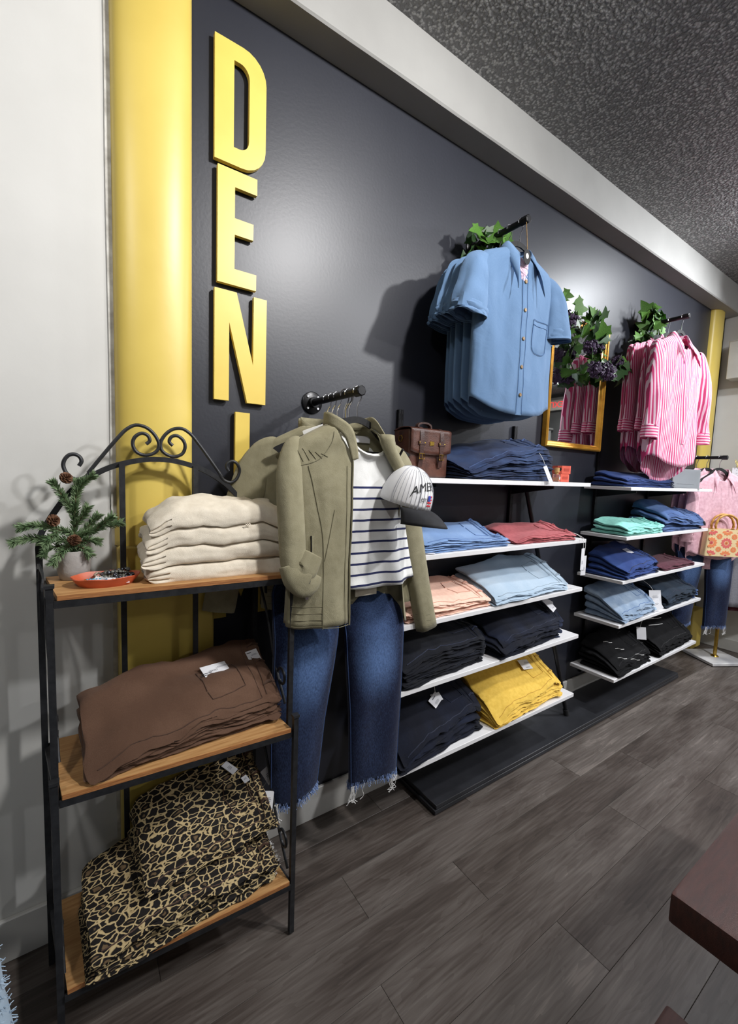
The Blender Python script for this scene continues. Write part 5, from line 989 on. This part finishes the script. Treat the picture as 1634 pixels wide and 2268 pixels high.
for k, lb in enumerate(('lower coral card box on the top shelf', 'upper coral card box with a round window, stacked on the lower one')):
    t = thing('card_box', lb, 'box', (2.055 + 0.003 * k, -0.185, T1[0] + 0.0005 + 0.0405 * k), -0.45 + 0.04 * k, 'coral boxes on the top shelf')
    s_ = 0.034 + 0.003 * k; c_ = 0.6; oct_ = [(s_, -s_ * c_), (s_, s_ * c_), (s_ * c_, s_), (-s_ * c_, s_), (-s_, s_ * c_), (-s_, -s_ * c_), (-s_ * c_, -s_), (s_ * c_, -s_)]
    mb = MB(); mb.add([(a, b_, 0) for a, b_ in oct_] + [(a, b_, 0.040) for a, b_ in oct_], [tuple(range(7, -1, -1)), tuple(range(8, 16))] + [(i, (i + 1) % 8, 8 + (i + 1) % 8, 8 + i) for i in range(8)]); mb.build('box', M_coral, t, False)
    g = MB(); g.bbox((0.004, -s_ - 0.0006, 0.020), (s_ * 0.8, 0.0008, 0.014), 0.0002); g.build('lettering', mat('coral_print', (186, 70, 52), 0.7) if 'coral_print' not in bpy.data.materials else bpy.data.materials['coral_print'], t, False)
    if k: MB().lathe([(0, 0.0009), (0.009, 0.0009), (0.009, 0), (0, 0)], 16).xf(Matrix.Rotation(-pi / 4 * 1.0, 4, 'Z') @ Matrix.Translation((0, -s_ * 1.135, 0.022)) @ Matrix.Rotation(pi / 2, 4, 'X')).build('window', M_print, t, False)
t = thing('sign_holder', 'clear and white upright sign holder on the top shelf under pink shirts', 'sign', (3.50, -0.225, T2[0] + 0.0005), -0.75)
MB().bbox((0, 0, 0.065), (0.17, 0.006, 0.13), 0.001).build('card', M_paper, t, False); MB().bbox((0, -0.010, 0.0015), (0.17, 0.06, 0.003), 0.0008).build('base', M_glass, t, False)
MB().bbox((0, -0.0055, 0.065), (0.174, 0.003, 0.13), 0.0005).build('front_pane', M_glass, t, False)
g = MB(); g.box((-0.005, -0.0034, 0.028), (0.11, 0.0004, 0.0025)); g.build('small_print', M_greyp, t, False)

# ================================================================ mirror and garland
t = thing('wall_mirror', 'gilt framed mirror on the navy wall behind the leafy garland', 'mirror', (2.425, 0, 1.945))
mw, mh, fw = 0.575, 0.72, 0.034
for a, b_, nm in (((-mw / 2, -mh / 2), (mw / 2, -mh / 2), 'f'), ((mw / 2, -mh / 2), (mw / 2, mh / 2), 'f'), ((mw / 2, mh / 2), (-mw / 2, mh / 2), 'f'), ((-mw / 2, mh / 2), (-mw / 2, -mh / 2), 'f')):
    a, b_ = Vector((a[0], 0, a[1])), Vector((b_[0], 0, b_[1])); d = (b_ - a).normalized(); n_ = Vector((0, 1, 0)).cross(d) * -1
    n_ = -(a + b_).normalized(); cs = [(0, -0.004), (0, -0.030), (0.006, -0.036), (0.014, -0.034), (0.018, -0.028), (0.028, -0.026), (fw, -0.016), (fw, -0.004)]
    mb = MB(); vs = [a + (n_ + d) * i + Vector((0, y, 0)) for i, y in cs] + [b_ + (n_ - d) * i + Vector((0, y, 0)) for i, y in cs]; m_ = len(cs)
    mb.add(vs, [(i, i + 1, m_ + i + 1, m_ + i) for i in range(m_ - 1)] + [(m_ - 1, 0, m_, 2 * m_ - 1), tuple(range(m_ - 1, -1, -1)), tuple(range(m_, 2 * m_))]); mb.build('frame_rail', M_gold, t, False)
MB().bbox((0, -0.014, 0), (mw - fw * 1.9, 0.004, mh - fw * 1.9), 0.0015).build('glass', M_mirror, t, False)
MB().bbox((0, -0.006, 0), (mw - 0.02, 0.006, mh - 0.02), 0.001).build('back_board', M_print, t, False)
# garland
t = thing('leafy_garland', 'leafy green garland with dark purple blossoms strung from rail to rail', 'garland', (2.2, -0.07, 2.2))
gp = [(1.40, -0.05, 2.30), (1.47, -0.06, 2.40), (1.535, -0.075, 2.462), (1.60, -0.06, 2.40), (1.75, -0.05, 2.30), (1.95, -0.05, 2.30), (2.13, -0.06, 2.33), (2.21, -0.065, 2.25), (2.38, -0.075, 2.30), (2.47, -0.075, 2.23), (2.44, -0.08, 2.12), (2.52, -0.085, 2.05), (2.66, -0.075, 2.06), (2.78, -0.06, 2.09), (2.93, -0.06, 2.15), (3.0, -0.06, 2.28), (3.07, -0.07, 2.40), (3.11, -0.075, 2.46), (3.16, -0.07, 2.39)]
off = Vector((2.2, -0.07, 2.2)); VP = [p - off for p in smooth_path(gp, 10)]; MB().tube(VP, 0.0035, 6).build('vine', M_stem, t)
def leaf_mesh(nm, m):
    ol = [(0, 0), (0.30, 0.06), (0.50, -0.02), (0.42, 0.30), (0.46, 0.52), (0.28, 0.50), (0.16, 0.78), (0, 1.05)]; mb = MB(); vs = []
    for x, y in ol: vs.append((x, y, 0.10 * abs(x) - 0.12 * y * y))
    L_ = [(-x, y, z) for x, y, z in vs[1:-1]]; C_ = [(0, 0.30, -0.01), (0, 0.62, -0.05)]
    V = vs + L_ + C_; n = len(vs); c0, c1 = len(vs) + len(L_), len(vs) + len(L_) + 1
    F = [(0, 1, c0), (1, 2, c0), (2, 3, c0), (3, 4, c1, c0), (4, 5, c1), (5, 6, c1), (6, 7, c1)]
    M_ = lambda i: i if i in (0, n - 1) or i >= c0 else n + i - 1
    F += [tuple(M_(i) for i in f[::-1]) for f in F]
    mb.add(V, F); mb.add([(x, y, z - 0.012) for x, y, z in V], [f[::-1] for f in F])
    o = mb.build(nm, m, t, True); return o
LV = [leaf_mesh('leaf', M_green), leaf_mesh('leaf', M_green_d)]; rnd = random.Random(17); used = [0, 0]
def place_leaf(p, s_, ax=None):
    k = 0 if rnd.random() < 0.55 else 1; o = LV[k] if not used[k] else LV[k].copy()
    if used[k]: col.objects.link(o)
    used[k] = 1; o.location = p; o.scale = (s_, s_, s_)
    q = Vector((rnd.gauss(0, 0.7), -1.0, rnd.gauss(0.1, 0.6))).to_track_quat('Z', 'Y'); o.rotation_mode = 'QUATERNION'; o.rotation_quaternion = q @ Matrix.Rotation(rnd.uniform(0, 2 * pi), 3, 'Z').to_quaternion()
for i in range(len(VP) - 1):
    p = VP[i] + off; dens = 0.9 if p.x < 1.62 else 0.12 if p.x < 2.05 else 1.0 if p.x < 2.72 else 0.9
    for r_ in range(2 if p.x > 2.95 else 1):
        if rnd.random() < dens:
            q = VP[i] + Vector((rnd.uniform(-.05, .05), rnd.uniform(-0.055, 0.0), rnd.uniform(-.05, .05))); q.y = min(q.y, 0.025); place_leaf(q, rnd.uniform(0.06, 0.105))
def blossom(c, s_):
    g = MB(); rn = random.Random(int(c[0] * 999))
    for k in range(150):
        d = Vector((rn.gauss(0, 1), rn.gauss(0, 1), rn.gauss(0, 1))).normalized(); d.y = min(d.y, 0.3); r_ = s_ * rn.uniform(0.6, 1.0); p = Vector((d.x * r_, d.y * r_ * 0.7, d.z * r_ * 0.75)); a = d.orthogonal().normalized() * s_ * 0.17; b_ = d.cross(a).normalized() * s_ * 0.17
        g.add([p - a + d * 0.004, p - b_, p + a + d * 0.004, p + b_, p + d * s_ * 0.14], [(0, 1, 4), (1, 2, 4), (2, 3, 4), (3, 0, 4), (3, 2, 1, 0)])
    g.lathe([(0.001, -s_ * .5), (s_ * .5, -s_ * .2), (s_ * .55, s_ * .2), (0.001, s_ * .5)], 8); g.xf(Matrix.Translation(Vector(c) - off)); return g.build('blossom', M_flower, t, False)
for c, s_ in (((2.155, -0.10, 2.235), 0.062), ((2.365, -0.11, 2.135), 0.055), ((2.475, -0.10, 2.155), 0.045), ((2.40, -0.13, 2.015), 0.062), ((2.52, -0.13, 2.022), 0.070), ((2.72, -0.08, 2.12), 0.050), ((2.87, -0.09, 2.075), 0.062), ((2.99, -0.09, 2.21), 0.05)): blossom(c, s_)

# ================================================================ the far corner
for k, (x, y, a, s_, lab) in enumerate([(4.02, -0.262, -0.50, 0.84, 'front pale pink linen shirt behind the patterned tote'), (4.02, -0.195, -0.42, 0.80, 'middle pale pink linen shirt in the far corner'), (4.01, -0.135, -0.36, 0.78, 'rearmost pale pink linen shirt, closest to the navy wall')]):
    o = dup(p_f if k == 0 else p_b, (x, y, 1.585), a, lab, 'pale pink linen shirts on the low far rail'); o.name = 'linen_shirt'; o.scale = (s_, s_ * (0.8 if k == 0 else 0.4), s_)
    for ch in kids(o):
        ch.data = ch.data.copy(); ch.data.materials[0] = M_linen
for y, lab in ((-0.255, 'front hanger'), (-0.175, 'middle hanger'), (-0.11, 'rearmost hanger')): 
    h = hang(4.00, y, 1.612, lab + ' of the pale pink linen shirts'); h.rotation_euler.z = -0.4
jn = bpy.data.objects['blue_jeans']; o = dup(jn, (4.03, -0.215, 0.03), -0.52, 'dark blue frayed jeans in the far corner below the linen shirts')
# patterned tote with bamboo handle
t = thing('tote_bag', 'orange and cream flower tile tote with bamboo handle', 'bag', (3.965, -0.335, 0.985), -0.66)
M_tote = mat('cream_tote_print', (240, 214, 164), 0.6); M_tp = mat('rose_print', (226, 108, 104), 0.6); M_to = mat('orange_print', (240, 142, 92), 0.6); M_tc = mat('apricot_print', (246, 180, 128), 0.6)
mb = MB(); mb.grid(lambda u, v: (lambda a, z: Vector(((0.130 + 0.012 * (1 - v)) * math.copysign(abs(cos(a)) ** 0.35, cos(a)), -0.034 * math.copysign(abs(sin(a)) ** 0.22, sin(a)), z)))(2 * pi * u, -0.10 + 0.20 * v), 48, 8, True, False); mb.f.append(tuple(i * 8 for i in range(48))); mb.build('body', M_tote, t)
def blob(cx_, cz_, r0, r1, n, m, wd, y=-0.0347):
    g = MB()
    for k in range(n):
        a = 2 * pi * k / n; d = Vector((cos(a), 0, sin(a))); s_ = Vector((-sin(a), 0, cos(a))); c_ = Vector((cx_, y, cz_))
        q = [c_ + d * r0 - s_ * wd * .4, c_ + d * r1 * .75 - s_ * wd, c_ + d * r1, c_ + d * r1 * .75 + s_ * wd, c_ + d * r0 + s_ * wd * .4]; q = [p for p in q]
        if all(abs(p.x) < 0.132 and abs(p.z) < 0.098 for p in q): g.add(q + [p + Vector((0, 0.012, 0)) for p in q], [(4, 3, 2, 1, 0)] + [(i, (i + 1) % 5, 5 + (i + 1) % 5, 5 + i) for i in range(5)])
    if g.v: g.build('printed_flower', m, t, False)
for i in range(-1, 2):
    for j in range(-1, 2):
        cx_, cz_ = i * 0.105, j * 0.095
        blob(cx_, cz_, 0.016, 0.042, 12, M_tp if (i + j) % 2 == 0 else M_to, 0.0085); blob(cx_, cz_, 0.001, 0.013, 8, M_to if (i + j) % 2 == 0 else M_tp, 0.005)
        blob(cx_ + 0.0525, cz_ + 0.0475, 0.006, 0.022, 10, M_to, 0.006); blob(cx_ + 0.0525, cz_ + 0.0475, 0.0005, 0.005, 6, M_tc, 0.003)
M_bamb = mat('bamboo', (214, 164, 84), 0.45, (188, 134, 60), 60)
for y in (-0.022, 0.022):
    hp = smooth_path([(-0.075, y, 0.10), (-0.078, y, 0.135), (-0.055, y, 0.185), (0, y, 0.207), (0.055, y, 0.185), (0.078, y, 0.135), (0.075, y, 0.10)], 6); MB().tube(hp, [0.0075 + 0.0018 * (k % 4 == 0) for k in range(len(hp))], 10).build('bamboo_handle', M_bamb, t)
    for x in (-0.075, 0.075): MB().tube([(x - 0.012, y, 0.098), (x + 0.012, y, 0.098)], 0.004, 8).build('handle_ring', M_brass, t)
card('white tag hanging on the right side of the flower tile tote', (4.045, -0.443, 0.975), euler(pi / 2, 0, -0.66), 0.03, 0.085, [('#2', 0.003, 0, 0.01, 0, M_greyp)])
# display stand with a marble foot
t = thing('garment_stand', 'brass garment stand on a square white marble base in the far corner', 'stand', (4.27, -0.275, 0.005), -0.50)
MB().bbox((0, 0, 0.011), (0.31, 0.29, 0.022), 0.003).build('marble_base', mat('white_marble', (226, 224, 222), 0.3, (176, 176, 180), 6, detail=8), t)
MB().tube([(0, 0, 0.022), (0, 0, 1.50)], 0.0125, 14).build('pole', M_brass, t); MB().lathe([(0, 0.032), (0.020, 0.032), (0.028, 0.022), (0, 0.022)], 18).build('collar', M_brass, t)
MB().tube([(-0.02, 0, 1.50), (0.34, 0, 1.50)], 0.008, 10).build('top_bar', M_brass, t)
# grey cardigan over a maroon top
def drape(name, lab, cat, loc, rz, keys, m, folds, seed, group=None):
    t = thing(name, lab, cat, loc, rz, group); solid(Torso(keys, folds, 2.4, seed).mesh(30, 60).build('body', m, t), 0.002); return t
t = drape('cardigan', 'long grey marl cardigan hanging at the right edge of the far corner', 'cardigan', (4.40, -0.46, 1.44), -0.75, [(0.0, -0.05, 0.05, 0.035, 0.03), (-0.05, -0.16, 0.16, 0.04, 0.03), (-0.10, -0.20, 0.20, 0.045, 0.03), (-0.5, -0.21, 0.21, 0.05, 0.035), (-0.98, -0.22, 0.22, 0.055, 0.04)], M_grey, ((8, 0.005, 0), (5, 0.004, 1)), 31)
mb, P = sleeve([(-0.15, 0, -0.08), (-0.21, -0.02, -0.2), (-0.23, -0.03, -0.5)], [0.04, 0.055, 0.045], [0.025, 0.03, 0.025], 2); solid(mb.build('sleeve', M_grey, t), 0.002)
drape('long_top', 'maroon long top showing at the neck and hem of the grey cardigan', 'top', (4.405, -0.455, 1.455), -0.75, [(0.0, -0.075, 0.075, 0.020, 0.018), (-0.04, -0.13, 0.13, 0.02, 0.014), (-0.12, -0.16, 0.16, 0.02, 0.014), (-1.03, -0.20, 0.20, 0.026, 0.02)], M_maroon, ((8, 0.003, 0),), 33)
h = hang(4.40, -0.46, 1.5155, 'black hanger holding the grey cardigan on the brass stand'); h.rotation_euler.z = -0.75
t = card('white earring card hanging with small flowers on the grey cardigan', (4.235, -0.30, 1.515), euler(pi / 2, 0, -0.75), 0.075, 0.060, [('o o', 0.016, 0, 0.012, 0, M_greyp), ('o o', 0.016, 0, -0.012, 0, M_greyp)], None, None, 'earring_card')
t = thing('flower_clip', 'small cream flower hair clip above the white earring card', 'hair clip', (4.24, -0.29, 1.56))
rnd = random.Random(2)
for k in range(9):
    c_ = Vector((rnd.uniform(-.03, .03), rnd.uniform(-.02, .01), rnd.uniform(-.005, .05))); g = MB()
    for j in range(6):
        a = j * pi / 3; d = Vector((cos(a), -0.3, sin(a))) * 0.016; s_ = Vector((-sin(a), 0, cos(a))) * 0.006; g.add([c_, c_ + d * .6 - s_, c_ + d, c_ + d * .6 + s_, c_ + Vector((0, 0.003, 0))], [(0, 1, 2, 3), (4, 3, 2, 1)])
    g.build('flower', mat('cream_petal', (236, 226, 178), 0.6, (214, 190, 110), 90) if 'cream_petal' not in bpy.data.materials else bpy.data.materials['cream_petal'], t, False)
t = thing('wall_box', 'plain white box fixed high on the far white wall', 'box', (4.545, -0.30, 2.28))
MB().bbox((0, 0, 0.15), (0.145, 0.42, 0.30), 0.004).build('case', M_base, t, False); MB().bbox((0.0, 0, 0.303), (0.149, 0.43, 0.006), 0.002).build('lid', M_base, t, False)
# ================================================================ right foreground: table and bench
t = thing('display_table', 'dark mahogany table with rounded corner at the right edge', 'table', (1.45, -1.78, 0.005))
mb = MB(); mb.bbox((0, 0, 0.7505), (1.42, 1.10, 0.049), 0.006, None, 2); mb.build('table_top', M_table, t)
for sx in (-1, 1):
    for sy in (-1, 1): MB().bbox((sx * 0.55, sy * 0.42, 0.363), (0.07, 0.07, 0.726), 0.006).build('leg', M_table, t)
for sy in (-1, 1): MB().bbox((0, sy * 0.42, 0.68), (1.03, 0.025, 0.08), 0.003).build('apron', M_table, t)
t = thing('low_bench', 'reddish brown wooden bench corner at the bottom edge under the table', 'bench', (0.70, -1.40, 0.005))
mb = MB(); mb.bbox((0, 0, 0.377), (0.46, 0.43, 0.036), 0.008, None, 2); mb.build('seat', mat('red_brown_wood', (96, 58, 48), 0.45, (74, 42, 34), 9, stretch=(2, 14, 4)), t)
for sx in (-1, 1):
    for sy in (-1, 1): MB().bbox((sx * 0.19, sy * 0.17, 0.18), (0.04, 0.04, 0.358), 0.004).build('leg', M_table, t)
# ================================================================ left edge, and what the mirror shows
t = thing('denim_throw', 'light blue frayed denim draped at the left edge beside the rack', 'cloth', (-0.36, -0.5, 0.006))
T = Torso([(0.76, -0.10, 0.10, 0.08, 0.08), (0.72, -0.22, 0.226, 0.10, 0.10), (0.665, -0.24, 0.238, 0.11, 0.11), (0.60, -0.24, 0.226, 0.11, 0.11), (0.50, -0.24, 0.228, 0.11, 0.11), (0.40, -0.25, 0.236, 0.12, 0.12), (0.30, -0.26, 0.248, 0.12, 0.12), (0.0, -0.28, 0.27, 0.13, 0.13)], ((9, 0.004, 0), (5, 0.004, 1)), 2.2, 41)
T.mesh(30, 64).build('cloth', D_pale, t); g = MB(); rnd = random.Random(6)
for k in range(700):
    z = rnd.uniform(0.0, 0.5); th = rnd.uniform(-0.9, 0.9); q = T.p(th, z, 0.0); d = Vector((rnd.uniform(.2, 1), rnd.uniform(-.8, .5), rnd.uniform(-.8, .6))) * 0.012; g.tube([q, q + d * .5, q + d], 0.0009, 3, False)
tag(g.build('frayed_edge', D_pale, t), kind='stuff')
t = thing('exit_sign', 'red and white lit EXIT sign seen in the gilt mirror', 'sign', (7.52, -3.42, 2.80), -pi / 2)
MB().bbox((0, 0, 0), (0.30, 0.05, 0.19), 0.006).build('case', mat('exit_case', (226, 220, 206), 0.4), t, False)
em = mat('exit_red', (230, 40, 44), 0.5); nb = em.node_tree.nodes['Principled BSDF']; nb.inputs['Emission Color'].default_value = lin((255, 60, 60)); nb.inputs['Emission Strength'].default_value = 1.2
vs, fs = text_geo('EXIT', 0.155); MB().add([(x, -0.0262, y) for x, y, z in vs], fs).build('lettering', em, t, False)
MB().tube([(0.15, 0.0, 0), (0.20, 0.0, 0)], 0.02, 10).build('side_bracket', M_base, t); MB().bbox((0, 0.038, 0.0), (0.10, 0.03, 0.08), 0.003).build('wall_mount', M_base, t, False)  # the side stub is the bracket of the sign, it emits nothing
t = thing('tall_cabinet', 'tall white cabinet against the end wall seen in the mirror', 'cabinet', (7.27, -3.75, 0.005))
MB().bbox((0, 0, 1.17), (0.50, 0.52, 2.34), 0.004).build('carcass', M_base, t, False); MB().bbox((-0.01, 0, 2.355), (0.56, 0.58, 0.03), 0.004).build('cornice', M_base, t, False)
for s_ in (-1, 1):
    d = MB().bbox((-0.256, s_ * 0.128, 1.17), (0.012, 0.250, 2.28), 0.002).build('door', M_shelf, t, False); MB().tube([(-0.275, s_ * 0.02, 1.05), (-0.275, s_ * 0.02, 1.25)], 0.005, 8).build('handle', M_chrome, d)
